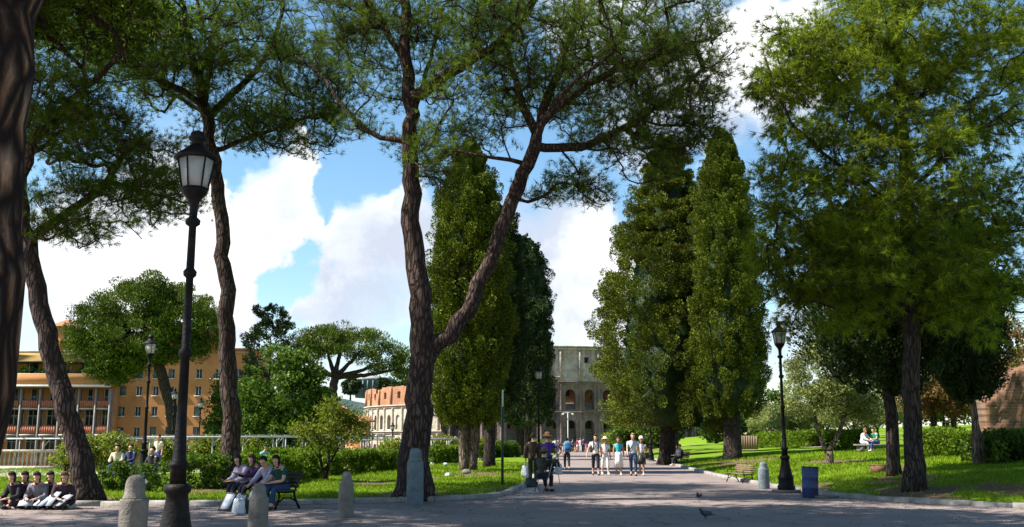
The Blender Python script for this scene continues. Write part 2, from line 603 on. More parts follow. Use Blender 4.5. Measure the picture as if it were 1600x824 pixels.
MAT = dict(
    road=asphalt('old_asphalt'), lawn=lawn_mat('lawn_grass'),
    kerb=surf('kerb_stone', (.20, .185, .165), (.36, .34, .305), 2.2, .9, .6, 14, dirt=(.14, .13, .11), dscale=1.1),
    blade=foliage('grass_blade', (.09, .165, .004), (.17, .27, .008), (.26, .34, .02), .4, .5),
    pine=foliage('pine_needle', (.048, .092, .012), (.098, .160, .014), (.17, .22, .02), .6, .5),
    pine_bright=foliage('bright_pine_needle', (.065, .115, .012), (.165, .235, .014), (.34, .38, .022), .6, .45),
    far_pine=foliage('far_pine_needle', (.04, .075, .010), (.085, .13, .012), (.15, .185, .02), .2, .35),
    cypress=foliage('cypress_spray', (.028, .054, .008), (.082, .120, .008), (.21, .215, .014), .1, .7),
    cypress_dark=foliage('dark_cypress_spray', (.012, .028, .010), (.028, .050, .014), (.06, .085, .018), .1, .7),
    cedar=foliage('cedar_spray', (.030, .056, .010), (.095, .128, .012), (.24, .23, .02), .1, .6),
    leaf=foliage('broad_leaf', (.03, .07, .012), (.075, .135, .014), (.15, .21, .02), .35, .5),
    core_shade=foliage('core_shade', (.016, .030, .007), (.020, .036, .008), (.024, .042, .009), .0, 3.5),  # crown's inner shade put into a dark green colour
    hedge=foliage('hedge_leaf', (.05, .105, .006), (.115, .19, .010), (.20, .28, .02), .4, .9),
    rose=foliage('rose_leaf', (.08, .13, .01), (.16, .20, .015), (.28, .30, .04), .45, .9),
    olive=foliage('olive_leaf', (.12, .15, .04), (.22, .25, .07), (.36, .38, .15), .35, .9),
    russet=foliage('russet_leaf', (.09, .055, .02), (.15, .085, .03), (.16, .14, .03), .35, .7),
    bark_near=bark('pine_bark_near', (.14, .08, .05), (.34, .22, .145), (.012, .008, .007), 6.5, (1, 1, .28), .09, 1, .36),
    bark_pine=bark('pine_bark', (.075, .050, .043), (.135, .092, .077), (.032, .022, .019), 10., (1, 1, .22), .06, .9, .22),
    bark_dark=bark('dark_bark', (.05, .038, .033), (.09, .07, .056), (.018, .013, .012), 14., (1, 1, .14), .04, .9),
    bark_pale=bark('pale_bark', (.15, .11, .08), (.27, .21, .16), (.05, .035, .028), 16., (1, 1, .12), .04, .9),
    iron=surf('black_iron', (.005, .0045, .005), (.012, .010, .010), 6, .55, .3, 30, metal=0, spec=.12, dirt=(.022, .017, .014), dscale=3),
    green_iron=surf('green_painted_post', (.010, .035, .02), (.02, .055, .035), 6, .5, .2, 30, spec=.5),
    glass=milk_glass('milk_glass'),
    stone=surf('travertine', (.13, .115, .095), (.235, .21, .175), 3.5, .92, .7, 22, dirt=(.10, .095, .085), dscale=1.7),
    blue_stone=surf('blue_stained_travertine', (.10, .125, .135), (.19, .22, .23), 3.5, .92, .7, 22, dirt=(.07, .12, .16), dscale=1.4),
    wood=surf('bench_slat_wood', (.13, .08, .05), (.24, .16, .10), 3, .7, .4, 12, (1, 12, 12)),
    dark_wood=surf('dark_bench_wood', (.025, .03, .022), (.06, .055, .04), 3, .6, .4, 12, (1, 12, 12)),
    blue_metal=surf('blue_painted_drum', (.005, .018, .075), (.012, .045, .17), 4, .5, .3, 18, spec=.5, dirt=(.012, .010, .016), dscale=2.0, stretch=(1.6, 1.6, .5)),
    orange=surf('orange_render', (.43, .185, .06), (.53, .24, .085), .5, .9, .15, 12, dirt=(.33, .14, .055), dscale=.25),
    yellow=surf('yellow_render', (.36, .22, .075), (.44, .28, .10), .4, .9, .15, 12),
    concrete=surf('grey_concrete', (.34, .33, .31), (.46, .45, .42), .8, .9, .2, 10),
    brickred=surf('red_balcony_panel', (.33, .10, .055), (.42, .15, .08), 2, .8, .2, 14),
    shutter=surf('grey_green_shutter', (.05, .10, .09), (.10, .16, .145), 3, .6, .5, 8, (1, 1, 9)),
    fin=surf('warm_grey_fin', (.21, .18, .155), (.29, .255, .22), 1.2, .9, .2, 12),
    pergola_grey=surf('weathered_pale_paint', (.30, .30, .28), (.44, .44, .41), 2, .7, .2, 20),
    white=surf('white_paint', (.60, .60, .57), (.72, .72, .69), 2, .7, .15, 20),
    pane=glassy('window_glass', (.035, .05, .06)),
    tile=surf('roof_tile', (.28, .11, .05), (.42, .19, .09), 4, .9, .9, 9, (6, 1, 1)),
    trav_dark=surf('sooty_travertine', (.11, .08, .072), (.26, .195, .17), .5, .95, 1, 1.6, dirt=(.06, .048, .05), dscale=.25, stretch=(1, 1, .5), bdist=.6),
    trav=surf('amphitheatre_travertine', (.27, .225, .195), (.46, .39, .335), .45, .95, 1, 1.6, dirt=(.11, .088, .08), dscale=.22, stretch=(1, 1, .5), bdist=.5),
    trav_pale=surf('pale_travertine', (.36, .31, .24), (.50, .44, .35), .2, .95, .8, .9, dirt=(.30, .25, .18), dscale=.12, bdist=.5),
    ruin_brick=surf('ruin_brick', (.30, .14, .07), (.42, .22, .12), .6, .95, .8, 1.1, dirt=(.28, .14, .08), dscale=.15, bdist=.4),
    brick=brick_mat('old_brick', (.10, .042, .022), (.20, .09, .045), (.17, .13, .09), 1.4),
    arch_shade=surf('shade_dark_vault', (.05, .042, .045), (.09, .075, .075), .2, .95, .5, 1),  # shade behind the arches put into a dark base colour
    hill=surf('far_wooded_hill', (.025, .055, .05), (.06, .10, .08), .06, 1, 1, .2, bdist=6.),
    drum=surf('far_drum_wall', (.10, .17, .17), (.16, .24, .23), .3, .9, .2, 1),
    dirtpath=surf('pale_gravel_path', (.30, .26, .22), (.40, .36, .31), 1.2, .95, .3, 30),
    skin=surf('skin', (.46, .25, .17), (.55, .32, .22), 6, .6, .1, 40),
    skin_tan=surf('tanned_skin', (.33, .16, .10), (.40, .21, .13), 6, .6, .1, 40),
    paper=surf('white_paper', (.32, .36, .42), (.44, .48, .54), 3, .7, .1, 20),
    rust=surf('rusty_box', (.16, .08, .045), (.24, .13, .07), 5, .9, .5, 20),
)

# ------------------------------------------------------------------ ground, road, kerbs


def axis(lo, hi, step, far, grow=1.18):
    a = list(np.arange(lo, hi + step / 2, step))
    d = step
    x = a[-1]
    while x < far:
        d *= grow
        x += d
        a.append(x)
    d = step
    x = a[0]
    pre = []
    while x > -far:
        d *= grow
        x -= d
        pre.append(x)
    return np.array(pre[::-1] + a)


gx = axis(-20, 26, .42, 2600, 1.12)
gy = axis(18, 76, .42, 2600, 1.10)
gy = gy[gy > -60]
X, Y = np.meshgrid(gx, gy)
Z = H(X, Y)
nx, ny = len(gx), len(gy)
i = np.arange(ny - 1)[:, None] * nx
j = np.arange(nx - 1)[None]
q = np.stack([i + j, i + j + 1, i + nx + j + 1, i + nx + j], -1).reshape(-1, 4)
go = struct('ground', MB().add(np.stack([X, Y, Z], -1).reshape(-1, 3), [q]), MAT['lawn'], True)
at = go.data.attributes.new('bare_soil', 'FLOAT', 'POINT')
at.data.foreach_set('value', np.maximum(soil(X, Y), sm((Y - 105) / 25) * sm((24 - X + (Y - 105) * .05) / 10)).ravel().astype(np.float32))


def interp_edge(edge, y):
    e = [p for p in edge]
    return np.interp(y, [p[1] for p in e], [p[0] for p in e])


# road sheet: the cross road and the avenue
mb = MB()
road = [(-90, -40), (75, -40)] + RIGHT_EDGE[0:] + []
lx = [p for p in LEFT_EDGE]
ys = np.unique(np.concatenate([np.linspace(-40, 20, 13), np.linspace(20, 32, 60), np.linspace(32, 125, 60), np.linspace(125, 400, 60)]))
re_y = np.array([p[1] for p in RIGHT_EDGE])
re_x = np.array([p[0] for p in RIGHT_EDGE])
le_y = np.array([p[1] for p in LEFT_EDGE])
le_x = np.array([p[0] for p in LEFT_EDGE])
xr = np.interp(ys, re_y, re_x) + .08
xl = np.where(ys < 21.5, -90, np.interp(ys, le_y, le_x)) - .08
K = 24
tt = np.linspace(0, 1, K)
xx = xl[:, None] * (1 - tt) + xr[:, None] * tt
yy = ys[:, None] * np.ones(K)
zz = drop(yy)
i = np.arange(len(ys) - 1)[:, None] * K
j = np.arange(K - 1)[None]
q = np.stack([i + j, i + j + 1, i + K + j + 1, i + K + j], -1).reshape(-1, 4)
mb.add(np.stack([xx, yy, zz], -1).reshape(-1, 3), [q])
struct('road', mb, MAT['road'])


def kerb(name, edge, side, i0, i1, w=.24, h=.12):
    """stone kerb along an edge: separate blocks with tight joints"""
    e = np.array(edge[i0:i1], float)
    seg = np.r_[0, np.cumsum(np.linalg.norm(np.diff(e, axis=0), axis=1))]
    L_ = seg[-1]
    mb = MB()
    s = 0
    while s < L_ - .1:
        l = random.uniform(.9, 1.25)
        a, b = s + .008, min(s + l, L_) - .008
        pa = np.array([np.interp(a, seg, e[:, 0]), np.interp(a, seg, e[:, 1])])
        pb = np.array([np.interp(b, seg, e[:, 0]), np.interp(b, seg, e[:, 1])])
        t = (pb - pa) / (np.linalg.norm(pb - pa) + 1e-9)
        n = np.array([-t[1], t[0]]) * side
        hh = h + random.uniform(-.012, .012)
        za, zb = float(drop(pa[1])), float(drop(pb[1]))
        o = random.uniform(-.012, .012)
        pr = [(-.02 + o, -.12), (-.02 + o, hh - .03), (.02 + o, hh), (w + o, hh), (w + o, -.12)]
        v = [[p[0] + n[0] * u, p[1] + n[1] * u, z + k] for p, z in ((pa, za), (pb, zb)) for u, k in pr]
        m = len(pr)
        fs = [np.array([[k, (k + 1) % m, m + (k + 1) % m, m + k] for k in range(m)]), np.arange(m)[::-1], np.arange(m) + m]
        mb.add(v, fs)
        s += l
    return struct(name, mb, MAT['kerb'])


kerb('kerb_by_left_lawn', LEFT_EDGE, 1, 0, 12)
kerb('kerb_by_right_lawn', RIGHT_EDGE, -1, 0, 11)


def ribbon(name, pts, w, mat, dz=.02):
    pts = np.array(pts, float)
    n = 60
    t = np.linspace(0, len(pts) - 1, n)
    p = np.stack([np.interp(t, range(len(pts)), pts[:, k]) for k in range(2)], -1)
    g = np.gradient(p, axis=0)
    g /= np.linalg.norm(g, axis=1)[:, None]
    nn = np.stack([-g[:, 1], g[:, 0]], -1)
    us = np.linspace(-.5, .5, 5)
    q = p[:, None] + nn[:, None] * us[None, :, None] * w
    z = H(q[..., 0], q[..., 1]) + dz
    z = np.maximum(z, z.mean(1, keepdims=True))
    v = np.concatenate([q, z[..., None]], -1).reshape(-1, 3)
    i = np.arange(n - 1)[:, None] * 5
    j = np.arange(4)[None]
    f = np.stack([i + j, i + j + 1, i + 6 + j, i + 5 + j], -1).reshape(-1, 4)
    return struct(name, MB().add(v, [f]), mat)


ribbon('path_across_right_lawn', [(13.5, 84), (22, 74), (30, 66), (45, 58), (70, 50)], 3.0, MAT['dirtpath'], .05)
ribbon('path_on_right_slope', [(17, 128), (32, 122), (50, 116), (80, 110)], 4.5, MAT['dirtpath'], .08)
ribbon('path_behind_left_hedge', [(-60, 40), (-22, 42), (-14, 47), (-9, 56), (-5, 70), (-3, 85)], 3.2, MAT['dirtpath'], .05)

# grass blades standing on the lawns (nobody could count them)


def grass():
    n = 330000
    d = 24 + 42 * rng.random(n) ** 1.5
    x = (rng.random(n) * 1.16 - .58) * d
    s = np.maximum(sdist(LEFT_POLY, x, d), sdist(RIGHT_POLY, x, d))
    k = s > .27
    # worn patches stay bare
    wn = np.sin(x * .8 + 2) * np.sin(d * .6 + 1) + .5 * np.sin(x * 2.3 + d * 1.7)
    k &= (wn < .75) | (rng.random(n) < .35)
    k &= rng.random(n) > soil(x, d) * .93
    k &= (H(x, d) > -1.5)
    x, d = x[k], d[k]
    z = H(x, d) - .01
    n = len(x)
    h = rng.uniform(.05, .12, n) * np.clip(d / 34, .9, 1.35)
    w = rng.uniform(.010, .02, n) * np.clip(d / 30, 1, 1.8)
    a = rng.random(n) * 2 * PI
    ux, uy = np.cos(a) * w, np.sin(a) * w
    ln = rng.normal(0, .05, (n, 2))
    v = np.empty((n, 3, 3))
    v[:, 0] = np.stack([x - ux, d - uy, z], -1)
    v[:, 1] = np.stack([x + ux, d + uy, z], -1)
    v[:, 2] = np.stack([x + ln[:, 0], d + ln[:, 1], z + h], -1)
    me = np_mesh('grass', v.reshape(-1, 3), [np.arange(3 * n).reshape(-1, 3)], mats=[MAT['blade']])
    link('grass', me, kind='stuff')


grass()

# fallen needles and leaves on the tarmac
def litter():
    n = 24000
    d = 11 + 22 * rng.random(n)
    x = (rng.random(n) * 1.2 - .6) * d
    k = (sdist(LEFT_POLY, x, d) < -.05) & (sdist(RIGHT_POLY, x, d) < -.05)
    e = np.minimum(-sdist(LEFT_POLY, x, d), -sdist(RIGHT_POLY, x, d))
    k &= rng.random(n) < np.clip(np.exp(-e / 1.2) + .10, 0, 1)
    x, d = x[k], d[k]
    n = len(x)
    a = rng.random(n) * 2 * PI
    l, w = rng.uniform(.02, .05, n), rng.uniform(.008, .02, n)
    ux, uy = np.cos(a), np.sin(a)
    z = np.full(n, .006)
    v = np.stack([np.stack([x - ux * l, d - uy * l, z], -1), np.stack([x + uy * w, d - ux * w, z + rng.uniform(0, .015, n)], -1),
                  np.stack([x + ux * l, d + uy * l, z + .004], -1), np.stack([x - uy * w, d + ux * w, z + rng.uniform(0, .015, n)], -1)], 1)
    me = np_mesh('fallen_leaves', v.reshape(-1, 3), [np.arange(4 * n).reshape(-1, 4)], mats=[foliage('dry_leaf', (.12, .07, .03), (.22, .14, .06), (.30, .22, .10), .1)])
    link('fallen_leaves', me, kind='stuff')


litter()

# ------------------------------------------------------------------ people
PEND = []      # meshes waiting for their skin surface


def skin_mesh(name, joints, edges, root, mat, parent, sub=1):
    names = list(joints)
    me = bpy.data.meshes.new(name)
    me.from_pydata([joints[n][0] for n in names], [(names.index(a), names.index(b)) for a, b in edges], [])
    o = bpy.data.objects.new(name, me)
    C.objects.link(o)
    o.modifiers.new('skin', 'SKIN').use_smooth_shade = True
    sv = me.skin_vertices[0].data
    for k, n in enumerate(names):
        r = joints[n][1]
        sv[k].radius = (r, r) if not isinstance(r, tuple) else r
        sv[k].use_root = n == root
    ss = o.modifiers.new('sub', 'SUBSURF')
    ss.levels = ss.render_levels = sub
    o.parent = parent
    PEND.append((o, mat))
    return o


def flush():
    bpy.context.view_layer.update()
    dg = bpy.context.evaluated_depsgraph_get()
    new = []
    for o, mat in PEND:
        me = bpy.data.meshes.new_from_object(o.evaluated_get(dg))
        new.append(me)
    for (o, mat), me in zip(PEND, new):
        o.modifiers.clear()
        old = o.data
        me.materials.clear()
        me.materials.append(mat)
        me.name = o.name
        o.data = me
        bpy.data.meshes.remove(old)
    PEND.clear()


def V(*a):
    return Vector(a)


def pose_joints(kind='stand', stride=.28, lean=0., arms='down', s=1.0, female=False, turn=0., nod=0.):
    """joint positions; the figure faces -Y"""
    J = {}
    hw = .095
    sw = .175 if female else .195
    if kind == 'sit':
        hip = V(0, 0, .50)
    elif kind == 'ground':
        hip = V(0, 0, .13)
    else:
        hip = V(0, 0, .93)
    sp = lambda z, y=0, x=0: hip + V(x, -math.sin(lean) * z + math.cos(lean) * y, math.cos(lean) * z + math.sin(lean) * y)
    J['pel'] = hip + V(0, 0, .02)
    J['waist'] = sp(.17)
    J['chest'] = sp(.37)
    J['upch'] = sp(.47)
    J['neck'] = sp(.545, -.01)
    hd = lean * .4 + nod
    nb = J['neck']
    hp = lambda z, y=0, x=0: nb + V(x, -math.sin(hd) * z + math.cos(hd) * y, math.cos(hd) * z + math.sin(hd) * y)
    J['jaw'] = hp(.095, -.03)
    J['head'] = hp(.165, -.012)
    J['crown'] = hp(.225, .005)
    J['nose'] = hp(.135, -.115)
    J['earl'] = hp(.145, .0, .078)
    J['earr'] = hp(.145, .0, -.078)
    for sd, sg in (('l', 1), ('r', -1)):
        J['sh' + sd] = sp(.455, .005, sg * sw)
        a = arms[sd] if isinstance(arms, dict) else arms
        S = J['sh' + sd]
        if a == 'down':
            e = S + V(sg * .05, .02, -.28)
            w = e + V(sg * .02, -.06, -.24)
        elif a == 'fwd':          # swinging forward
            e = S + V(sg * .05, -.08, -.26)
            w = e + V(-sg * .01, -.16, -.18)
        elif a == 'back':
            e = S + V(sg * .05, .12, -.25)
            w = e + V(sg * .02, .02, -.25)
        elif a == 'lap':
            e = S + V(sg * .06, -.10, -.26)
            w = e + V(-sg * .10, -.21, -.03)
        elif a == 'belt':         # hand holding strap or hip
            e = S + V(sg * .10, .05, -.26)
            w = e + V(-sg * .12, -.17, .02)
        elif a == 'knee':
            e = S + V(sg * .05, -.17, -.22)
            w = e + V(-sg * .06, -.20, -.10)
        elif a == 'out':          # reaching to an easel or box
            e = S + V(sg * .05, -.20, -.18)
            w = e + V(-sg * .06, -.22, .06)
        elif a == 'side':
            e = S + V(sg * .13, -.02, -.25)
            w = e + V(sg * .07, -.10, -.22)
        J['el' + sd], J['wr' + sd] = e, w
        dv = (w - e).normalized()
        J['pa' + sd] = w + dv * .07
        for q, (ox, ln) in enumerate(((-.030, .075), (-.010, .085), (.010, .08), (.030, .062))):
            sidev = V(0, 1, 0) if abs(dv.y) < .8 else V(1, 0, 0)
            f0 = w + dv * .10 + sidev * ox
            J['f%d0%s' % (q, sd)] = f0
            J['f%d1%s' % (q, sd)] = f0 + dv * ln + V(-sg * .018, 0, -.01)
        sidev = V(0, -1, 0) if abs(dv.y) < .8 else V(-sg, 0, 0)
        J['th0' + sd] = w + dv * .04 + sidev * .035
        J['th1' + sd] = w + dv * .085 + sidev * .055
        if kind == 'sit':
            J['hip' + sd] = hip + V(sg * hw, -.02, -.01)
            J['kn' + sd] = hip + V(sg * (hw + .03), -.43, .0)
            J['an' + sd] = V(sg * (hw + .02), -.43 - (.08 if sg > 0 else -.03), .08)
        elif kind == 'ground':
            J['hip' + sd] = hip + V(sg * hw, -.02, -.01)
            J['kn' + sd] = hip + V(sg * .26, -.34, .10)
            J['an' + sd] = V(-sg * .02 + sg * .09, -.30 - .10 * (sg > 0), .06)
        else:
            st = 0 if kind == 'stand' else stride * sg
            J['hip' + sd] = hip + V(sg * hw, 0, -.02)
            fw = -st
            J['kn' + sd] = V(sg * hw, fw * .55 - .03, .50)
            J['an' + sd] = V(sg * hw * .95, fw + (.06 if fw > 0 else .0), .085 + (.05 if fw > .05 else 0))
        an = J['an' + sd]
        up = .02 if an.z > .1 else 0
        J['heel' + sd] = an + V(0, .05, -.045)
        J['toe' + sd] = V(an.x + sg * .02, an.y - .17, .03 if not up else .035)
    return {k: v * s for k, v in J.items()}


def person(label, loc, rz, kind='stand', s=1.0, female=False, lean=0., arms='down', stride=.28, top=(.5, .5, .5), sleeve='short', bottom=(.1, .1, .12), legs='long', shoes=(.05, .05, .05), hair=(.05, .03, .02), longhair=False,
           hat=None, skirt=None, skin='skin', group=None, fine=True, nod=0., cap=None):
    o = thing('person', label, 'person', loc, rz, group)
    J = pose_joints(kind, stride, lean, arms, 1.0, female, 0, nod)
    J = {k: v * s for k, v in J.items()}
    sk = MAT[skin]
    r = dict(pel=.125, waist=.105 if female else .115, chest=.125 if female else .135, upch=.10, neck=.052, jaw=.062, head=.092, crown=.075, nose=.014, earl=.016, earr=.016)
    for d_ in 'lr':
        r.update({'sh' + d_: .062, 'el' + d_: .043, 'wr' + d_: .030, 'pa' + d_: .034, 'hip' + d_: .098, 'kn' + d_: .062, 'an' + d_: .043, 'heel' + d_: .036, 'toe' + d_: .030, 'th0' + d_: .013, 'th1' + d_: .010})
        for q in range(4):
            r['f%d0%s' % (q, d_)] = .0105
            r['f%d1%s' % (q, d_)] = .008
    E = [('pel', 'waist'), ('waist', 'chest'), ('chest', 'upch'), ('upch', 'neck'), ('neck', 'jaw'), ('jaw', 'head'), ('head', 'crown'), ('head', 'earl'), ('head', 'earr'), ('jaw', 'nose')]
    for d_ in 'lr':
        E += [('upch', 'sh' + d_), ('sh' + d_, 'el' + d_), ('el' + d_, 'wr' + d_), ('wr' + d_, 'pa' + d_), ('pel', 'hip' + d_), ('hip' + d_, 'kn' + d_), ('kn' + d_, 'an' + d_), ('an' + d_, 'heel' + d_), ('an' + d_, 'toe' + d_)]
        if fine:
            E += [('pa' + d_, 'f%d0%s' % (q, d_)) for q in range(4)] + [('f%d0%s' % (q, d_), 'f%d1%s' % (q, d_)) for q in range(4)] + [('wr' + d_, 'th0' + d_), ('th0' + d_, 'th1' + d_)]
    use = {n for e in E for n in e}
    skin_mesh('body', {n: (J[n], r[n] * s) for n in J if n in use}, E, 'pel', sk, o)

    def garment(name, pairs, grow, mat, root, extra=None):
        jj, ee = {}, []
        for a, b in pairs:
            for n in (a, b):
                if n not in jj:
                    if '~' in n:
                        p, q_, t = n.split('~')
                        t = float(t)
                        grow_ = .012 if t == -.35 else 0
                        jj[n] = (J[p].lerp(J[q_], t), (r[p] * (1 - t) + r[q_] * t + grow + grow_) * s)
                    else:
                        jj[n] = (J[n], (r[n] + grow) * s)
            ee.append((a, b))
        if extra:
            for n, rr_ in extra.items():
                jj[n] = (jj[n][0], rr_ * s)
        return skin_mesh(name, jj, ee, root, mat, o)

    tp = [('pel~waist~-.35', 'pel~waist~.3'), ('pel~waist~.3', 'waist'), ('waist', 'chest'), ('chest', 'upch')]
    for d_ in 'lr':
        tp.append(('upch', 'sh' + d_))
        if sleeve == 'long':
            tp += [('sh' + d_, 'el' + d_), ('el' + d_, 'el%s~wr%s~.92' % (d_, d_))]
        elif sleeve == 'short':
            tp.append(('sh' + d_, 'sh%s~el%s~.62' % (d_, d_)))
        elif sleeve == 'none':
            tp.append(('sh' + d_, 'sh%s~el%s~.12' % (d_, d_)))
    garment('jacket' if sleeve == 'long' else 'shirt', tp, .017 if sleeve != 'long' else .026, cloth(top), 'chest')
    if legs != 'none':
        t = {'long': .93, 'capri': .55, 'short': -1}[legs]
        bp = [('pel~waist~.85', 'pel')]
        for d_ in 'lr':
            bp.append(('pel', 'hip' + d_))
            if t < 0:
                bp.append(('hip' + d_, 'hip%s~kn%s~.75' % (d_, d_)))
            else:
                bp += [('hip' + d_, 'kn' + d_), ('kn' + d_, 'kn%s~an%s~%s' % (d_, d_, t))]
        garment('trousers', bp, .016, cloth(bottom), 'pel')
    if skirt:
        c, zb, rb = skirt
        mb = MB()
        n = 7
        for k in range(n):
            pass
        z0 = J['waist'].z * .97
        prof = [(.125 * s, z0), (.165 * s, z0 - .14 * s), (.165 * s + (rb - .165) * .5 * s, (z0 + zb) / 2), (rb * s, zb), (rb * s - .012, zb + .004), (.10 * s, z0 - .1)]
        mb.lathe(prof, 20)
        vv = np.concatenate(mb.v)
        a_ = np.arctan2(vv[:, 1], vv[:, 0])
        k_ = np.clip((z0 - vv[:, 2]) / max(z0 - zb, .01), 0, 1)
        vv[:, :2] *= (1 + .09 * k_ * np.sin(a_ * 7))[:, None]
        mb.v = [vv]
        part('skirt', mb, cloth(c), o, None, True)
    # shoes
    mb = MB()
    for d_ in 'lr':
        h_, t_ = J['heel' + d_], J['toe' + d_]
        mid = (h_ + t_) / 2
        mb_ = MB().ball((0, 0, 0), (.052 * s, (h_ - t_).length / 2 + .045 * s, .048 * s), 12, 8)
        ang = math.atan2(t_.z - h_.z, (h_ - t_).length)
        mb_.xf(Matrix.Translation((mid.x, mid.y, max(mid.z - .0, .046 * s))) @ Matrix.Rotation(-ang, 4, 'X'))
        sh = MB().join(mb_)
        part('shoe', sh, cloth(shoes, .6), o, None, True)
    # hair: a cap of hair over the skull, longer at the back when long
    hd, cr, jw = J['head'], J['crown'], J['jaw']
    axis_ = (cr - jw).normalized()
    q_ = axis_.to_track_quat('Z', 'Y').to_matrix().to_4x4()
    mb = MB().ball((0, 0, 0), (.098 * s, .112 * s, .115 * s), 16, 12)
    v = mb.v[0]
    front = v[:, 1] < -.01 * s
    low = v[:, 2] < (.035 * s)
    v[front & low, 1] = -.01 * s
    v[:, 2] = np.where(v[:, 2] < -.03 * s, (-.03 if not longhair else v[:, 2] * 1.9) * (s if not longhair else 1), v[:, 2])
    if longhair:
        v[:, 1] = np.where(v[:, 2] < -.05 * s, np.clip(v[:, 1], -.01 * s, .1 * s), v[:, 1])
    v *= (1 + rng.normal(0, .025, (len(v), 1)))
    mb.v = [v]
    M_ = Matrix.Translation(hd + axis_ * .02 * s) @ Matrix(((1, 0, 0, 0), (0, axis_.z, axis_.y, 0), (0, -axis_.y, axis_.z, 0), (0, 0, 0, 1))).inverted()
    M_ = Matrix.Translation(hd + axis_ * .02 * s) @ Matrix.Rotation(math.atan2(-axis_.y, axis_.z), 4, 'X')
    mb.xf(M_)
    part('hair', mb, cloth(hair), o, None, True)
    if hat:
        c, brim = hat
        mb = MB().lathe([(.001, .115), (.07, .11), (.098, .07), (.105, .02), (brim, -.005), (brim + .01, -.02), (brim - .01, -.022), (.10, .0), (.09, .04)], 20)
        mb.v = [mb.v[0] * s]
        mb.xf(Matrix.Translation(hd + axis_ * .075 * s) @ Matrix.Rotation(math.atan2(-axis_.y, axis_.z) + .08, 4, 'X'))
        part('hat', mb, cloth(c), o, None, True)
    o['_h'] = 1
    del o['_h']
    return o, J


def world_of(o, p):
    M = Matrix.Translation(o.location) @ Matrix.Rotation(o.rotation_euler[2], 4, 'Z')
    return M @ Vector(p)


def backpack(label, o, J, c, c2=(.03, .03, .05), size=(.30, .17, .44)):
    """a pack on the back of a person, straps over the shoulders"""
    b = thing('backpack', label, 'backpack', o.location, o.rotation_euler[2])
    ctr = J['chest'] + Vector((0, .215, -.02))
    mb = MB().ball((0, 0, 0), (.5, .5, .5), 16, 12)
    v = mb.v[0] * 2
    v = np.sign(v) * np.abs(v) ** .62
    mb.v = [v * np.array(size) * .5 + np.array(ctr)]
    part('bag', mb, cloth(c), b, None, True)
    mb = MB().ball((0, 0, 0), (.5, .5, .5), 12, 8)
    v = mb.v[0] * 2
    v = np.sign(v) * np.abs(v) ** .6
    mb.v = [v * np.array((size[0] * .8, .08, size[2] * .4)) * .5 + np.array(ctr) + np.array((0, size[1] * .5, -size[2] * .2))]
    part('pocket', mb, cloth(c2), b, None, True)
    for sg in (-1, 1):
        x = sg * .105
        u = J['upch']
        ch, wa = J['chest'], J['waist']
        pts = [(x, ctr.y - .06, u.z + .06), (x, u.y + .02, u.z + .125), (x, u.y - .09, u.z + .085), (x * 1.05, ch.y - .158, ch.z + .02), (x * 1.15, wa.y - .135, wa.z + .06), (x * 1.35, wa.y - .02, wa.z + .02), (x * 1.1, ctr.y - .02, wa.z + .03)]
        mb = MB().tube(pts, .026, 6)
        part('strap', mb, cloth(c2), b, None, True)
    return b


def bag(label, top, c=(.62, .63, .66), h=.36, w=.26, name='plastic_bag', cat='bag', handles=True, rz=0.):
    """a soft carrier bag hanging from (or standing below) the point top"""
    top = Vector(top)
    root = thing(name, label, cat, (top.x, top.y, top.z - h), rz)
    prof = [(.25, 0), (.46, .03), (.5, .15), (.47, .4), (.40, .62), (.34, .74), (.30, .75), (.26, .70)]
    mb = MB().lathe([(a * w, b * h) for a, b in prof], 18, sq=.6)
    v = mb.v[0]
    v += rng.normal(0, .012, v.shape)
    part('sack', mb, cloth(c, .5), root, None, True)
    if handles:
        for sg in (-1, 1):
            part('handle', MB().tube([(sg * .06, sg * .03, h * .7), (sg * .04, sg * .02, h * .9), (0, 0, h), (-sg * .0, 0, h)], .012, 5), cloth(c, .5), root)
    return root


WHITE = (.70, .70, .72)
# five walkers coming up the avenue
grp = 'walkers coming up the avenue side by side'
g = G(931, 743)
o1, J1 = person('walker in white T-shirt and dark three-quarter trousers wearing a harness of rucksack straps', g, R(4), 'walk', 1.05, False, .02, {'l': 'down', 'r': 'side'}, .16, WHITE, 'short', (.018, .02, .03), 'capri', (.03, .03, .035), (.06, .04, .02), group=grp)
backpack('dark rucksack worn by the walker in a white T-shirt', o1, J1, (.02, .02, .03))
g = G(946, 742)
o2, J2 = person('walker all in white with a broad cream sun hat', g, R(12), 'walk', .97, True, .02, {'l': 'down', 'r': 'belt'}, .18, (.72, .71, .74), 'short', (.66, .64, .60), 'capri', (.6, .6, .6), (.3, .2, .1), hat=((.70, .62, .40), .19), group=grp)
g = G(967, 743)
o3, J3 = person('walker in turquoise sleeveless top and long white skirt', g, R(-2), 'walk', .99, True, .02, 'down', .13, (.03, .38, .46), 'none', (.6, .6, .6), 'none', (.55, .5, .45), (.11, .05, .025), True, skirt=((.66, .64, .62), .36, .22), skin='skin_tan', group=grp)
g = G(990, 744)
o4, J4 = person('walker in pale blue shirt and jeans with a strap across his chest', g, R(-6), 'walk', 1.08, False, .02, {'l': 'down', 'r': 'fwd'}, .17, (.40, .52, .62), 'short', (.03, .055, .11), 'long', (.025, .02, .02), (.34, .24, .10), group=grp)
sh_, hp_ = J4['shl'], J4['hipr']
sg_ = thing('shoulder_bag', 'dark shoulder bag slung across the walker in jeans', 'bag', o4.location, o4.rotation_euler[2])
part('strap', MB().tube([J4['shl'] + V(-.08, 0, .075), J4['upch'] + V(.06, -.14, .02), J4['chest'] + V(-.02, -.175, -.02), J4['waist'] + V(-.14, -.12, -.02), J4['waist'] + V(-.22, .02, -.12)], .018, 6), cloth((.03, .03, .04)), sg_)
mb = MB().box((0, 0, 0), (.10, .24, .24))
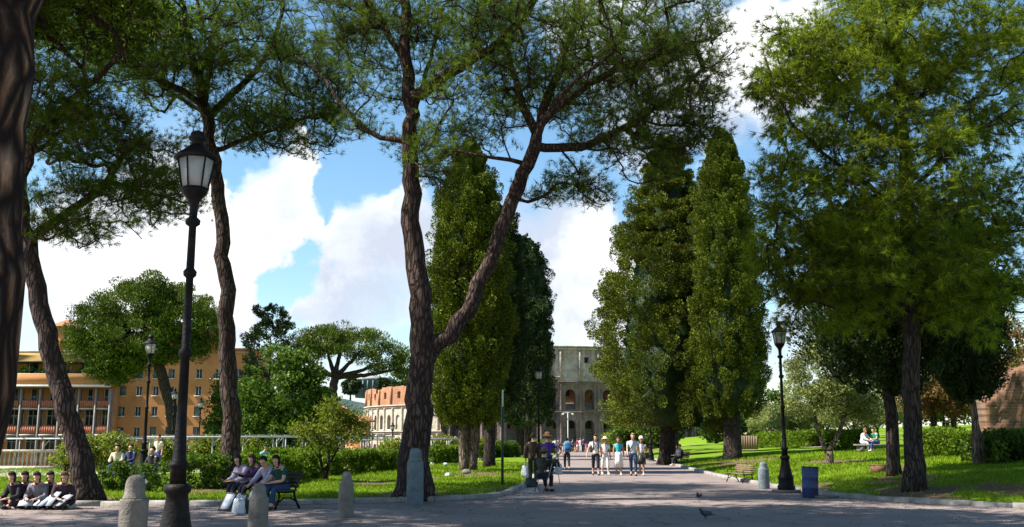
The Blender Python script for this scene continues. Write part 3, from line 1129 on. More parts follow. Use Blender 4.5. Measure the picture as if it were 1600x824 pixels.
mb.xf(Matrix.Translation(J4['waist'] + V(-.25, .05, -.24)))
part('pouch', mb, cloth((.03, .03, .04)), sg_)
g = G(1003, 743)
o5, J5 = person('walker in white vest and dark knee skirt with pale cap of hair', g, R(-10), 'walk', .98, True, .02, {'l': 'belt', 'r': 'down'}, .16, (.70, .66, .72), 'none', (.03, .03, .04), 'none', (.65, .65, .65), (.50, .40, .26), skirt=((.04, .04, .035), .50, .2), skin='skin_tan', hat=((.66, .62, .55), .115), group=grp)
hb = bag('dark handbag carried by the walker in a white vest', world_of(o5, J5['wrl'] + V(.08, 0, -.02)), (.03, .025, .03), .34, .28, 'handbag', 'handbag')
hj = bag('pale folded jacket hanging from the arm of the walker in a white vest', world_of(o5, J5['ell'] + V(-.02, -.12, -.0)), (.62, .62, .6), .40, .18, 'folded_jacket', 'jacket', False)

# two men at the left edge of the avenue
g = G(833, 757)
oa, Ja = person('man in a brown jacket seen from behind, carrying a white bag', g, R(170), 'stand', 1.06, False, .03, {'l': 'down', 'r': 'down'}, .1, (.065, .042, .028), 'long', (.035, .03, .028), 'long', (.03, .02, .02), (.07, .045, .03))
bag('white carrier bag hanging from the hand of the man in the brown jacket', world_of(oa, Ja['pal'] + V(.0, -.0, -.04)), (.66, .64, .68), .55, .36)
g = G(856, 756)
ob, Jb = person('man in violet T-shirt and brown brimmed hat seen from behind', g, R(186), 'walk', 1.05, False, .03, {'l': 'down', 'r': 'side'}, .14, (.095, .045, .30), 'short', (.03, .045, .07), 'long', (.04, .03, .03), (.08, .04, .02), hat=((.30, .14, .06), .165))
bag('pale bag with blue bottom hanging from the hand of the man in the violet T-shirt', world_of(ob, Jb['par'] + V(-.0, -.0, -.06)), (.55, .58, .68), .50, .30)

# the painter on his folding stool
g = G(846, 769)
op, Jp = person('painter in dark clothes sitting on a folding stool by the kerb, back to us', g, R(150), 'sit', 1.03, False, .32, {'l': 'out', 'r': 'lap'}, .1, (.025, .032, .028), 'long', (.022, .022, .04), 'long', (.02, .018, .016), (.03, .03, .03), hat=((.13, .10, .09), .12))
st = thing('camp_stool', 'small dark folding stool under the painter', 'stool', g, R(150))
part('seat', MB().box((0, .02, .405), (.36, .34, .03)), cloth((.03, .04, .06)), st)
for sg in (-1, 1):
    part('leg', MB().tube([(sg * .16, .17, 0), (sg * .16, -.14, .395)], .013, 6), MAT['iron'], st)
    part('leg', MB().tube([(sg * .14, -.14, 0), (sg * .14, .17, .395)], .013, 6), MAT['iron'], st)
ge_ = G(868, 769)
ez = thing('easel', 'spindly tripod easel standing before the seated painter', 'easel', ge_, R(150))
top_ = (0, 0, 1.05)
for k, (x, y) in enumerate(((-.30, .20), (.30, .20), (0, -.38))):
    part('leg', MB().tube([(x, y, 0), (x * .1, y * .1, 1.1)], [.012, .016], 6), MAT['concrete'], ez)
mb = MB().box((0, 0, 0), (.34, .02, .26))
mb.xf(Matrix.Translation((0, .06, .90)) @ Matrix.Rotation(R(-24), 4, 'X'))
part('board', mb, MAT['dark_wood'], ez)
bag('dark holdall on the ground beside the painter', tuple(G(829, 762) + np.array([0, 0, .42])), (.035, .045, .05), .42, .46, 'holdall', 'bag')

# young person with a blue rucksack, seen from behind
g = G(886, 735)
oc, Jc = person('walker in dark clothes going away with a big blue rucksack', g, R(184), 'walk', .98, False, .05, {'l': 'back', 'r': 'belt'}, .2, (.03, .035, .06), 'short', (.025, .028, .03), 'long', (.02, .02, .02), (.025, .02, .02))
backpack('big steel-blue rucksack on the back of the walker going away', oc, Jc, (.10, .24, .36), (.05, .10, .30), (.40, .24, .56))
g = G(868, 713)
od, Jd = person('walker in white top and dark trousers going away on the left of the avenue', g, R(190), 'walk', 1.03, False, .03, {'l': 'belt', 'r': 'down'}, .16, (.62, .60, .62), 'short', (.02, .02, .035), 'long', (.02, .02, .02), (.03, .02, .02))
g = G(907, 707)
person('walker in white with a violet bag, walking arm in arm in mid avenue', g, R(176), 'walk', 1.0, True, .02, 'down', .2, (.68, .68, .72), 'short', (.55, .55, .58), 'long', (.5, .5, .5), (.25, .15, .07), fine=False)
g = G(912, 707)
person('walker in dark violet top and black trousers, walking arm in arm in mid avenue', g, R(186), 'walk', 1.05, False, .02, 'down', .18, (.09, .05, .17), 'long', (.02, .02, .03), 'long', (.02, .02, .02), (.05, .03, .02), fine=False)

# the far crowd
crowd = [(866, 152, 'pale blue shirt', (.35, .45, .6), (.05, .05, .09)), (872, 140, 'lilac top', (.40, .30, .50), (.06, .07, .14)), (877, 160, 'black jacket', (.02, .02, .03), (.03, .03, .05)), (882, 148, 'scarlet top', (.50, .06, .04), (.2, .25, .35)),
         (887, 170, 'salmon shirt', (.55, .25, .18), (.05, .06, .12)), (891, 150, 'white shirt and black trousers', (.66, .66, .68), (.02, .02, .03)), (895, 138, 'navy shirt', (.03, .04, .12), (.03, .03, .05)), (899, 165, 'yellow top', (.55, .42, .10), (.05, .05, .08)),
         (902, 128, 'maroon shirt and white shorts', (.25, .03, .05), (.62, .62, .66)), (894, 178, 'dark red shirt', (.20, .03, .03), (.04, .04, .06)), (884, 182, 'mauve dress', (.30, .20, .32), (.25, .18, .28)), (916, 150, 'pink top and pale shorts', (.55, .22, .25), (.5, .45, .4)),
         (920, 172, 'pale grey shirt', (.45, .45, .48), (.06, .07, .12)), (875, 176, 'cream shirt', (.60, .54, .42), (.10, .08, .06)), (890, 190, 'brown coat', (.14, .08, .05), (.04, .03, .03)), (904, 186, 'sky blue top', (.20, .40, .60), (.12, .10, .09))]
for k, (px, dd, nm, tc_, bc_) in enumerate(crowd):
    g = GX(px, dd)
    person('person in %s among the crowd far down the avenue' % nm, g, rng.random() * 6.28, 'walk', rng.uniform(.94, 1.06), k % 2 == 0, .02, 'down', rng.uniform(.08, .2), tc_, 'long' if k % 3 == 2 else 'short', bc_, 'short' if 'shorts' in nm else 'long', (.05, .05, .05), (.06, .04, .03), group='far crowd on the avenue', fine=False)

# left bench: four students drawing
bg = G(413, 793)
BRZ = R(-42)           # the bench faces -Y turned towards the left
BM = Matrix.Translation(Vector([float(q_) for q_ in bg])) @ Matrix.Rotation(BRZ, 4, 'Z')
seats = [(-.86, 'student in white and violet jersey at the far end of the bench, dark bobbed hair', (.45, .42, .55), (.03, .03, .05), 'long', (.03, .02, .02), True, 'lap', .35), (-.34, 'student in dark violet jumper, second from the far end of the bench', (.045, .025, .075), (.02, .02, .03), 'long', (.05, .03, .02), True, 'out', .22),
         (.27, 'student in pale grey-violet shirt bending over, third along the bench', (.36, .34, .46), (.03, .04, .07), 'long', (.015, .015, .015), False, 'knee', .42), (.78, 'student in dark green top and blue jeans on the near end of the bench', (.015, .065, .05), (.025, .055, .12), 'short', (.02, .012, .01), True, 'lap', .38)]
for x, lab, tc_, bc_, sl_, hc_, lh_, ar_, ln_ in seats:
    p = BM @ Vector((x, .02, 0))
    person(lab, p, BRZ + rng.normal(0, .12), 'sit', rng.uniform(.97, 1.02), True, ln_, ar_, .1, tc_, sl_, bc_, 'long', (.04, .04, .05), hc_, lh_, group='students sitting on the left bench', nod=.35)

# group on the ground by the left kerb
gg = [(30, 'student in black at the far left of the group sitting on the ground', (.02, .02, .025)), (47, 'student in dark plum top sitting on the ground, second in the group', (.05, .025, .045)), (62, 'student in grey top sitting on the ground in the middle of the group', (.16, .15, .17)), (79, 'student in dark brown top bending over papers on the ground', (.045, .03, .028)), (97, 'student with long reddish hair at the right end of the group on the ground', (.05, .03, .035))]
for k, (px, lab, tc_) in enumerate(gg):
    g = GX(px, 24.6 + (k % 2) * .35)
    person(lab, g, R(-8 + 12 * k - 15), 'ground', .98, True, .38, 'knee' if k % 2 else 'lap', .1, tc_, 'short' if k % 2 else 'long', (.025, .025, .035), 'long', (.03, .03, .03), (.12, .05, .03) if k == 4 else (.025, .018, .015), True, group='students sitting on the ground', nod=.3)


def board(label, loc, w, h, tilt, rz, name='drawing_board', mat='paper', th=.012, border=True):
    b = thing(name, label, 'drawing board', loc, rz)
    M_ = Matrix.Rotation(tilt, 4, 'X')
    if border:
        mb = MB().box((0, 0, h / 2), (w, th, h)).xf(M_)
        part('backing', mb, MAT['dark_wood'], b)
        mb = MB().box((0, -th / 2 - .003, h / 2), (w - .09, .004, h - .10)).xf(M_)
        part('sheet', mb, MAT[mat], b)
    else:
        part('sheet', MB().box((0, 0, h / 2), (w, th, h)).xf(M_), MAT[mat], b)
    return b


board('pale drawing portfolio leaning low before the far end of the students bench', G(349, 799), .34, .50, R(-36), R(-24))
board('second pale drawing portfolio leaning against the knees of the students on the bench', G(368, 800), .32, .48, R(-34), R(-20))
board('white sheet of drawing paper leaning behind the shorter stone post', G(391, 799), .3, .5, R(-30), R(-15), 'paper_sheet', border=False)
bag('white plastic bag standing on the tarmac before the bench of students', tuple(G(373, 805) + np.array([0, 0, .46])), (.50, .53, .58), .46, .28)
bag('black rucksack slumped on the tarmac beside the white bag', tuple(G(385, 803) + np.array([0, 0, .42])), (.02, .02, .03), .46, .44, 'rucksack', 'rucksack', False)
for px, py, lab, rz_, tl in [(38, 794, 'sheet of paper lying flat at the left of the students on the ground', .3, -76), (57, 794, 'drawing sheet on the knees of the grey-topped student', -.4, -66), (71, 797, 'white drawing sheet propped steeply before the student in brown', -.5, -48), (86, 797, 'crumpled pale sheet beside the red-haired student', -.6, -62)]:
    gb_ = GX(px, 24.02)
    board(lab, gb_ + np.array([0, 0, .10]), .31, .42, R(tl * .9), rz_, 'paper_sheet', border=False)
bag('pale bundle of bags at the right end of the students on the ground', tuple(G(101, 795) + np.array([0, 0, .34])), (.40, .40, .36), .36, .5, 'bag_bundle', 'bag', False)

# couple on the bench right of the avenue
cg = G(1063, 728)
person('woman in white and violet top sitting on the slatted bench right of the avenue', cg + np.array([-.1, -.35, 0]), R(-78), 'sit', 1.0, True, .16, 'lap', .1, (.45, .42, .56), 'short', (.02, .025, .03), 'long', (.6, .6, .62), (.16, .06, .03), True, group='couple on the far right bench', nod=.2)
person('person in dark top beside the woman on the slatted bench right of the avenue', cg + np.array([.12, .35, 0]), R(-70), 'sit', 1.0, False, .1, 'lap', .1, (.03, .03, .07), 'long', (.03, .03, .05), 'long', (.55, .4, .4), (.03, .02, .02), group='couple on the far right bench')

# readers on the right lawn
rg = G(1366, 706)
person('man in green T-shirt and blue jeans reading on the low stone seat', rg + np.array([.2, 0, 0]), R(-72), 'sit', 1.02, False, .30, 'lap', .1, (.02, .25, .13), 'short', (.03, .05, .22), 'long', (.55, .55, .55), (.03, .02, .015), group='readers on the right lawn', nod=.2)
person('woman in white leaning beside the man in green on the low stone seat', rg + np.array([-.55, .25, 0]), R(40), 'sit', 1.0, True, .35, 'knee', .1, (.66, .62, .66), 'long', (.6, .6, .62), 'long', (.5, .5, .5), (.25, .12, .06), True, group='readers on the right lawn')
ss_ = thing('stone_bench', 'low grey stone seat under the readers on the right lawn', 'bench', rg + np.array([.1, .08, 0]), R(5))
part('seat', MB().box((0, 0, .36), (2.3, .5, .10)), MAT['stone'], ss_)
for x in (-.85, .85):
    part('support', MB().box((x, 0, .14), (.3, .42, .338)), MAT['stone'], ss_)
rg2 = GX(1346, 78)
person('distant person in white and blue lying back under the olive on the right lawn', rg2, R(-50), 'ground', 1.0, False, .0, 'lap', .1, (.05, .22, .5), 'short', (.6, .6, .6), 'long', (.5, .5, .5), (.05, .03, .02), fine=False)
rg3 = GX(1206, 112)
person('distant person in pink standing beyond the long low hedge', rg3, R(20), 'stand', 1.0, True, 0, 'down', .1, (.55, .12, .2), 'short', (.4, .3, .3), 'long', (.3, .2, .2), (.12, .06, .03), fine=False)

# people behind the left hedge
for px, dd, lab, tc_, kind_ in [(182, 40, 'person in cream top with red bag behind the dark hedge', (.55, .48, .34), 'sit'), (204, 41, 'person in navy jacket seated behind the dark hedge', (.03, .035, .10), 'sit'), (245, 47, 'person in yellow-white shirt and jeans standing by the pergola', (.62, .58, .42), 'stand'),
                               (238, 33.5, 'dark-clothed person sitting in the gap of the dark hedge', (.03, .028, .03), 'sit'), (311, 58, 'person in pale blue standing on the terrace behind the roses', (.25, .42, .60), 'stand'), (411, 46, 'person in turquoise top behind the students hedge', (.08, .45, .55), 'sit')]:
    g = GX(px, dd)
    person(lab, g, R(rng.uniform(-60, 60)), kind_, 1.0, False, .1 if kind_ == 'sit' else 0, 'lap' if kind_ == 'sit' else 'down', .1, tc_, 'short' if dd > 44 else 'long', (.05, .08, .2), 'long', (.04, .04, .04), (.04, .03, .02), fine=False)
    if kind_ == 'sit':
        seat_ = thing('stool', {182: 'low stone block seat under the person in cream', 204: 'low stone block seat under the person in navy', 238: 'stone block seat in the hedge gap', 411: 'stone block seat under the person in turquoise'}[px], 'seat', g)
        part('seat', MB().box((0, .05, .37), (.5, .42, .08)), MAT['stone'], seat_)
        part('base', MB().box((0, .05, .165), (.4, .34, .326)), MAT['stone'], seat_)
flush()

# ------------------------------------------------------------------ foliage builders


def unit(v):
    return v / (np.linalg.norm(v, axis=-1, keepdims=True) + 1e-9)


def leaves(c, u, nrm, ln, wd):
    """diamond leaves: centre, long direction, rough normal, length, width -> verts, quads"""
    n = len(c)
    u = unit(u)
    w = unit(np.cross(u, nrm))
    l = (ln * np.ones(n))[:, None]
    b = (wd * np.ones(n))[:, None]
    bend = unit(np.cross(w, u)) * l * .12
    v = np.stack([c - u * l * .5, c + w * b * .5 + bend, c + u * l * .5, c - w * b * .5 + bend], 1)
    return v.reshape(-1, 3), np.arange(4 * n).reshape(-1, 4)


def needles(c, d, per, ln, wd, spread=.75, droop=0):
    """brush-like needle tufts at c pointing along d"""
    n = len(c)
    d = unit(d)
    dirs = unit(d[:, None] + rng.normal(0, spread, (n, per, 3)))
    dirs[..., 2] -= droop
    dirs = unit(dirs)
    base = c[:, None] + rng.normal(0, .02, (n, per, 3))
    side = unit(np.cross(dirs, rng.normal(0, 1, (n, per, 3)))) * wd
    l = ln * rng.uniform(.7, 1.2, (n, per, 1))
    v = np.stack([base - side, base + side, base + dirs * l], 2)
    m = n * per
    return v.reshape(-1, 3), np.arange(3 * m).reshape(-1, 3)


def sample_ell(n, c, r, shell=0.0):
    p = unit(rng.normal(0, 1, (n, 3)))
    rad = (shell ** 3 + (1 - shell ** 3) * rng.random(n)) ** (1 / 3)
    return np.asarray(c) + p * rad[:, None] * np.asarray(r)


class Skel:
    """branching skeleton: given limbs first, then every tip joins the nearest wood"""

    def __init__(s):
        s.pos, s.dir, s.fix, s.par = [], [], [], []
        s.paths = []
        s.tips = []

    def limb(s, pts, r0, r1, start=None):
        pts = np.array(pts, float)
        if start is not None and s.pos:
            dd = np.linalg.norm(np.array(s.pos) - pts[0], axis=1)
            pts[0] = s.pos[int(dd.argmin())]
        # smooth resample
        seg = np.r_[0, np.cumsum(np.linalg.norm(np.diff(pts, axis=0), axis=1))]
        n = max(4, int(seg[-1] / .4))
        t = np.linspace(0, seg[-1], n)
        q = np.stack([np.interp(t, seg, pts[:, k]) for k in range(3)], -1)
        for _ in range(3):
            q[1:-1] = (q[:-2] + q[1:-1] * 2 + q[2:]) / 4
        q[1:-1] += rng.normal(0, .02 + .25 * min(r1, .08), (n - 2, 3))
        rad = r0 + (r1 - r0) * np.linspace(0, 1, n) ** .8
        b = len(s.pos)
        par = -1
        if start is not None and s.pos:
            dd = np.linalg.norm(np.array(s.pos) - q[0], axis=1)
            par = int(dd.argmin())
        idx = []
        g = unit(np.gradient(q, axis=0))
        for k in range(n):
            s.pos.append(q[k])
            s.dir.append(g[k])
            s.fix.append(rad[k])
            s.par.append(par if k == 0 else b + k - 1)
            idx.append(b + k)
        s.paths.append((idx, True))
        return q

    def grow(s, tips, curve=.35, up=.35, step=.42, jit=.03, nomin=0):
        tips = np.asarray(tips)
        root = np.array(s.pos)
        o = np.argsort(((tips[:, None] - root[None, ::4]) ** 2).sum(-1).min(1))
        for ti in o:
            t = tips[ti]
            A = np.array(s.pos[nomin:])
            D = np.array(s.dir[nomin:])
            v = t - A
            l = np.linalg.norm(v, axis=1)
            cosb = (v * D).sum(1) / (l + 1e-6)
            cost = l * (1 + .55 * (1 - cosb)) + .9 * np.clip(A[:, 2] - t[2], 0, 9) * .3
            k = int(cost.argmin()) + nomin
            p0 = s.pos[k]
            ll = np.linalg.norm(t - p0)
            if ll < .12:
                continue
            n = max(3, int(ll / step) + 1)
            d0 = s.dir[k] * curve + unit(t - p0) * (1 - curve)
            d1 = unit(t - p0) + np.array([0, 0, up])
            q = np.linspace(0, 1, n + 1)[1:, None]
            b1 = p0 + d0 * ll * .35
            b2 = t - unit(d1) * ll * .3
            c = (1 - q) ** 3 * p0 + 3 * (1 - q) ** 2 * q * b1 + 3 * (1 - q) * q * q * b2 + q ** 3 * t
            c[:-1] += rng.normal(0, jit, (n - 1, 3)) if n > 1 else 0
            g = unit(np.diff(np.vstack([p0, c]), axis=0))
            idx = [k]
            for m in range(n):
                s.pos.append(c[m])
                s.dir.append(g[m])
                s.fix.append(0)
                s.par.append(idx[-1])
                idx.append(len(s.pos) - 1)
            s.paths.append((idx, False))
            s.tips.append(idx)

    def radii(s, tip=.011, e=2.35):
        n = len(s.pos)
        acc = np.zeros(n)
        haschild = np.zeros(n, bool)
        for k in range(n - 1, -1, -1):
            if not haschild[k]:
                acc[k] += tip ** e
            p = s.par[k]
            if p >= 0:
                haschild[p] = True
                acc[p] += acc[k]
        return np.maximum(acc ** (1 / e), np.array(s.fix))

    def wood(s, sides_big=14, tip=.011, wob=.05, wmax=.3, seed=1):
        """trunk mesh (given limbs) and branch mesh (grown)"""
        r = s.radii(tip)
        pos = np.array(s.pos)
        a, b = MB(), MB()
        for idx, main in s.paths:
            rr = r[idx].copy()
            if main:
                fx = np.array(s.fix)[idx]
                rr = np.maximum(fx, np.minimum(rr, fx * 1.25))
            else:
                rr[0] = min(rr[0], rr[1] * 1.25)
                rr = np.minimum(rr, wmax)
            big = rr.max()
            sd = sides_big * 2 if big > .3 else sides_big if big > .12 else 7 if big > .05 else 4
            (a if main else b).tube(pos[idx], rr, sd, cap=True, wob=wob if main else 0, seed=seed + len(idx))
        return a, b


def ells(lst):
    """blobs given as photo ellipses: (px, py, rx, ry, distance, depth radius, count)"""
    out = []
    for px, py, rx, ry, d, rd, n in lst:
        c = P(px, py, d)
        k = d / F
        out.append(sample_ell(n, c, (rx * k, rd, ry * k)))
    return np.concatenate(out)


def pine(name, label, group, limbs, blobs, needle_mat='pine', bark_mat='bark_pine', tufts=16, per=9, ln=.17, wd=.008, tw=.34, tip=.0135, up=.35, droop=0.0, spread=.75, flare=True, seed=1):
    base = np.array(limbs[0][0][0], float)
    root = thing(name, label, 'tree', base, group=group)
    sk = Skel()
    for k, (pts, r0, r1) in enumerate(limbs):
        pts = np.array(pts, float)
        if k == 0 and flare:
            pts[0, 2] -= .15
        sk.limb(pts, r0, r1, None if k == 0 else True)
    nomin = max(3, int(len(sk.paths[0][0]) * .55))
    if flare:
        for m in range(4):
            sk.fix[m] *= 1 + .38 * (1 - m / 4) ** 2
    sk.grow(blobs, up=up, nomin=nomin)
    a, b = sk.wood(tip=tip, seed=seed)
    part('trunk', a, MAT[bark_mat], root, base, True)
    part('branches', b, MAT[bark_mat], root, base, True)
    cs, ds = [], []
    pos = np.array(sk.pos)
    dr = np.array(sk.dir)
    tm = MB()
    for idx in sk.tips:
        idx = idx[1:]
        m = len(idx)
        t = m - 1 - np.minimum(rng.exponential(1.4, tufts), m - 1)
        i0 = np.floor(t).astype(int)
        p = pos[np.array(idx)[i0]]
        d = dr[np.array(idx)[i0]]
        off = rng.normal(0, tw, (tufts, 3)) * (1, 1, .5) + np.array([0, 0, .16])
        out = unit(off + d * .5 + np.array([0, 0, .25 - droop]))
        c = p + off
        cs.append(c)
        ds.append(out)
        # fine twigs from the branch to each tuft (drawn as slim triangles)
        w = unit(np.cross(off, rng.normal(0, 1, (tufts, 3)))) * .006
        v = np.stack([p - w, p + w, c], 1).reshape(-1, 3)
        tm.add(v, [np.arange(3 * tufts).reshape(-1, 3)])
    part('twigs', tm, MAT[bark_mat], root, base)
    v, f = needles(np.concatenate(cs), np.concatenate(ds), per, ln, wd, spread, droop)
    link('crown', np_mesh('crown', v - base, [f], mats=[MAT[needle_mat]]), root)
    return root


def Pz(lst):
    return [P(*q) for q in lst]


# --- the near trunk at the photo's edge, its crown out of the frame
tr = [np.array([-3.86, 7.2, -.05]), np.array([-3.93, 7.2, 1.2]), np.array([-3.98, 7.2, 2.6]), P(-27, 150, 7.2), P(-12, -40, 7.2), np.array([-3.2, 7.5, 8.0]), np.array([-2.6, 8, 11.0])]
tips = np.concatenate([sample_ell(480, (-4.5, 13.5, 14.6), (9.0, 8.5, 1.3)), sample_ell(90, (-9, 10, 13.5), (5, 5, 1.2)), sample_ell(230, (-8.5, 20.0, 14.8), (6.5, 4.2, 1.1))])
pine('stone_pine', 'big pine trunk with thick plated reddish bark at the very edge of the road', 'umbrella pines by the road',
     [(tr, .345, .26), ([tr[-2], np.array([-6, 9, 11]), np.array([-9, 11, 12.8])], .14, .05), ([tr[-1], np.array([0, 10, 12.6]), np.array([2.5, 12, 13.4])], .14, .05)],
     tips, bark_mat='bark_near', tufts=25, per=8, ln=.30, wd=.05, tw=.53)

# --- an out-of-frame neighbour whose crown hangs into the top of the picture
tr = [np.array([-17.5, 17.5, 0.]), np.array([-17.3, 17.6, 5.]), np.array([-16.6, 17.8, 10.]), np.array([-14, 18, 12.])]
tips = np.concatenate([sample_ell(420, (-15.5, 17.5, 14.2), (9, 7.5, 1.5)), sample_ell(70, (-12.5, 24, 12.6), (4.5, 3, 1.0))])
pine('stone_pine', 'pine whose dark crown hangs over the road from beside the frame, trunk unseen', 'umbrella pines by the road',
     [(tr, .36, .25), ([tr[-1], np.array([-11, 20, 12.8]), np.array([-8, 21, 13.4])], .14, .05)], tips, tufts=23, per=8, ln=.28, wd=.036, tw=.5)

# --- leaning pine left
g = G(143, 783)
d = float(g[1])
D = lambda *l: [P(x, y, d + o) for x, y, o in l]
trk = [g] + D((112, 665, 0), (78, 540, 0), (56, 450, 0), (45, 375, 0))
lm = [(trk, .30, .22),
      (D((45, 385, 0), (62, 355, 0), (120, 330, .6), (172, 285, 1), (205, 215, 1.5), (238, 205, 2)), .15, .05),
      (D((45, 375, 0), (28, 270, -.3), (75, 190, -1), (150, 120, -1.5), (200, 80, -2)), .17, .05),
      (D((45, 375, 0), (20, 300, .3), (-20, 180, .5), (-40, 60, 1)), .2, .06),
      (D((172, 285, 1), (225, 300, 1.4), (290, 318, 2)), .06, .03)]
tp = ells([(150, 335, 110, 50, d + .5, 2.6, 100), (195, 255, 115, 65, d + 1, 3, 130), (110, 190, 100, 60, d - 1, 3, 170), (35, 150, 75, 130, d, 3.4, 160),
           (90, 20, 190, 90, d, 5, 300), (265, 310, 60, 32, d + 1, 1.6, 45), (110, 372, 55, 14, d, 1.5, 26), (60, -120, 240, 70, d, 6, 130)])
pine('stone_pine', 'slim pine with a straight trunk leaning left beside the group sitting on the ground', 'umbrella pines by the road', lm, tp, tufts=11, per=15, ln=.19, wd=.0066, tw=.27, seed=3)

# --- pine behind the students' bench
g = G(362, 763)
d = float(g[1])
trk = [g] + D((360, 640, 0), (357, 560, 0), (353, 440, 0), (346, 320, 0), (330, 225, 0), (318, 165, 0))
lm = [(trk, .33, .19),
      (D((318, 165, 0), (300, 85, -.5), (282, 0, -1), (270, -60, -1)), .17, .06),
      (D((318, 165, 0), (285, 140, -1), (230, 120, -2), (170, 70, -3)), .13, .04),
      (D((322, 185, 0), (365, 145, .6), (415, 95, 1.3), (440, 30, 1.6), (450, -40, 2)), .15, .05),
      (D((340, 228, 0), (400, 212, .5), (470, 185, .8), (540, 165, 1)), .08, .03),
      (D((318, 165, 0), (330, 80, 1), (335, 0, 2)), .12, .05),
      (D((312, 190, 0), (275, 150, .8), (240, 130, 1.5)), .07, .03)]
tp = ells([(440, 205, 110, 42, d + .5, 2.6, 130), (485, 130, 80, 85, d + 1, 3, 140), (380, 110, 110, 90, d + .5, 4, 230), (245, 95, 120, 80, d - 1, 4, 230), (175, 40, 110, 80, d - 2, 4, 180),
           (330, 10, 230, 70, d, 6, 330), (530, 150, 40, 60, d + 1, 2, 50), (330, -110, 290, 70, d, 7, 130), (350, 205, 70, 30, d + 1, 2, 40)])
pine('stone_pine', 'tall pine with a gently bowed trunk rising behind the bench of students', 'umbrella pines by the road', lm, tp, tufts=11, per=15, ln=.19, wd=.0066, tw=.27, seed=5)

# --- the big forked pine
g = G(645, 779)
d = float(g[1])
trk = [g] + D((649, 700, 0), (653, 640, 0), (658, 570, 0), (659, 500, 0), (653, 430, 0), (641, 340, 0), (641, 225, 0), (637, 110, 0), (634, 40, 0), (628, -50, 0))
lm = [(trk, .45, .125),
      (D((664, 575, 0), (690, 535, 0), (722, 500, -.2), (755, 440, -.3), (780, 362, -.4), (822, 266, -.5), (843, 198, -.5), (866, 130, -.3), (888, 70, 0), (905, 10, .3)),   .26, .09),
      (D((641, 225, 0), (592, 216, .3), (545, 185, .6), (505, 115, 1), (462, 88, 1.4)), .09, .04),
      (D((641, 150, 0), (715, 112, -.6), (780, 70, -1.2), (832, 8, -1.8), (860, -40, -2)), .2, .08),
      (D((638, 105, 0), (603, 45, .6), (570, -10, 1)), .11, .05),
      (D((841, 205, -.5), (812, 150, .4), (795, 80, 1.2), (775, 20, 2)), .15, .05),
      (D((845, 250, -.4), (905, 235, .4), (962, 208, 1), (1040, 160, 1.8), (1100, 108, 2.4)), .13, .04),
      (D((846, 190, -.5), (930, 120, -1), (1020, 90, -1.6), (1105, 62, -2)), .14, .04),
      (D((824, 262, -.5), (770, 246, -1), (715, 236, -1.4)), .075, .03),
      (D((800, 325, -.4), (822, 250, -1.2), (868, 150, -2), (960, 80, -3)), .14, .04),
      (D((641, 180, 0), (668, 110, 1), (690, 30, 2)), .10, .04)]
tp = ells([(735, 160, 85, 90, d, 3, 110), (690, 245, 42, 75, d - .5, 1.6, 55), (840, 80, 150, 95, d, 5, 270), (960, 150, 120, 80, d + .5, 4, 210), (1060, 110, 95, 85, d, 3.4, 170),
           (1090, 190, 60, 45, d + .5, 2.5, 60), (1010, 245, 85, 40, d + 1, 2.4, 75), (895, 285, 50, 28, d, 1.6, 26), (860, 312, 26, 16, d, 1.0, 9), (930, 310, 34, 18, d + .5, 1.2, 16),
           (1000, 30, 155, 60, d, 5, 150), (610, 60, 90, 60, d + 1, 3, 110), (545, 60, 60, 60, d + 1.5, 2.5, 60), (590, 140, 60, 40, d + .5, 2, 22), (560, 200, 30, 22, d + .5, 1.2, 10), (640, 225, 26, 40, d + 1, 1, 14),
           (880, -80, 330, 70, d, 8, 210), (620, -50, 170, 60, d, 5, 110), (750, 30, 90, 50, d - 1, 3, 80)])
pine('stone_pine', 'large forked pine with two stems dividing low down, blue-grey stone post before its foot', 'umbrella pines by the road', lm, tp, tufts=11, per=15, ln=.19, wd=.0066, tw=.27, seed=7)

# --- the lush pine right
g = G(1428, 767)
d = float(g[1])
trk = [g] + D((1426, 660, 0), (1424, 560, 0), (1420, 440, 0), (1416, 300, 0), (1408, 150, 0), (1400, 20, 0), (1396, -80, 0))
lm = [(trk, .27, .15)]
for (yy_, pts) in [(430, [(1330, 420, -1), (1240, 395, -1.5), (1190, 370, -1.5)]), (330, [(1320, 270, -1.2), (1230, 190, -2), (1195, 90, -2)]), (250, [(1330, 160, -1), (1270, 60, -1.5)]),
                   (420, [(1500, 395, -.5), (1570, 360, 0), (1650, 350, 0)]), (300, [(1490, 230, -1), (1580, 170, -2)]), (180, [(1480, 110, .5), (1580, 50, 1)]), (500, [(1350, 500, -.6), (1270, 470, -1)]),
                   (380, [(1360, 330, 1.5), (1300, 260, 2.5)]), (470, [(1500, 460, .8), (1580, 490, 1), (1640, 480, 1)]), (200, [(1400, 100, -2), (1380, 20, -3)]), (400, [(1430, 330, -2), (1420, 270, -3.2)])]:
    xx_ = np.interp(yy_, [20, 150, 300, 440, 560], [1400, 1408, 1416, 1420, 1424])
    lm.append((D((xx_, yy_, 0), *pts), .075, .025))
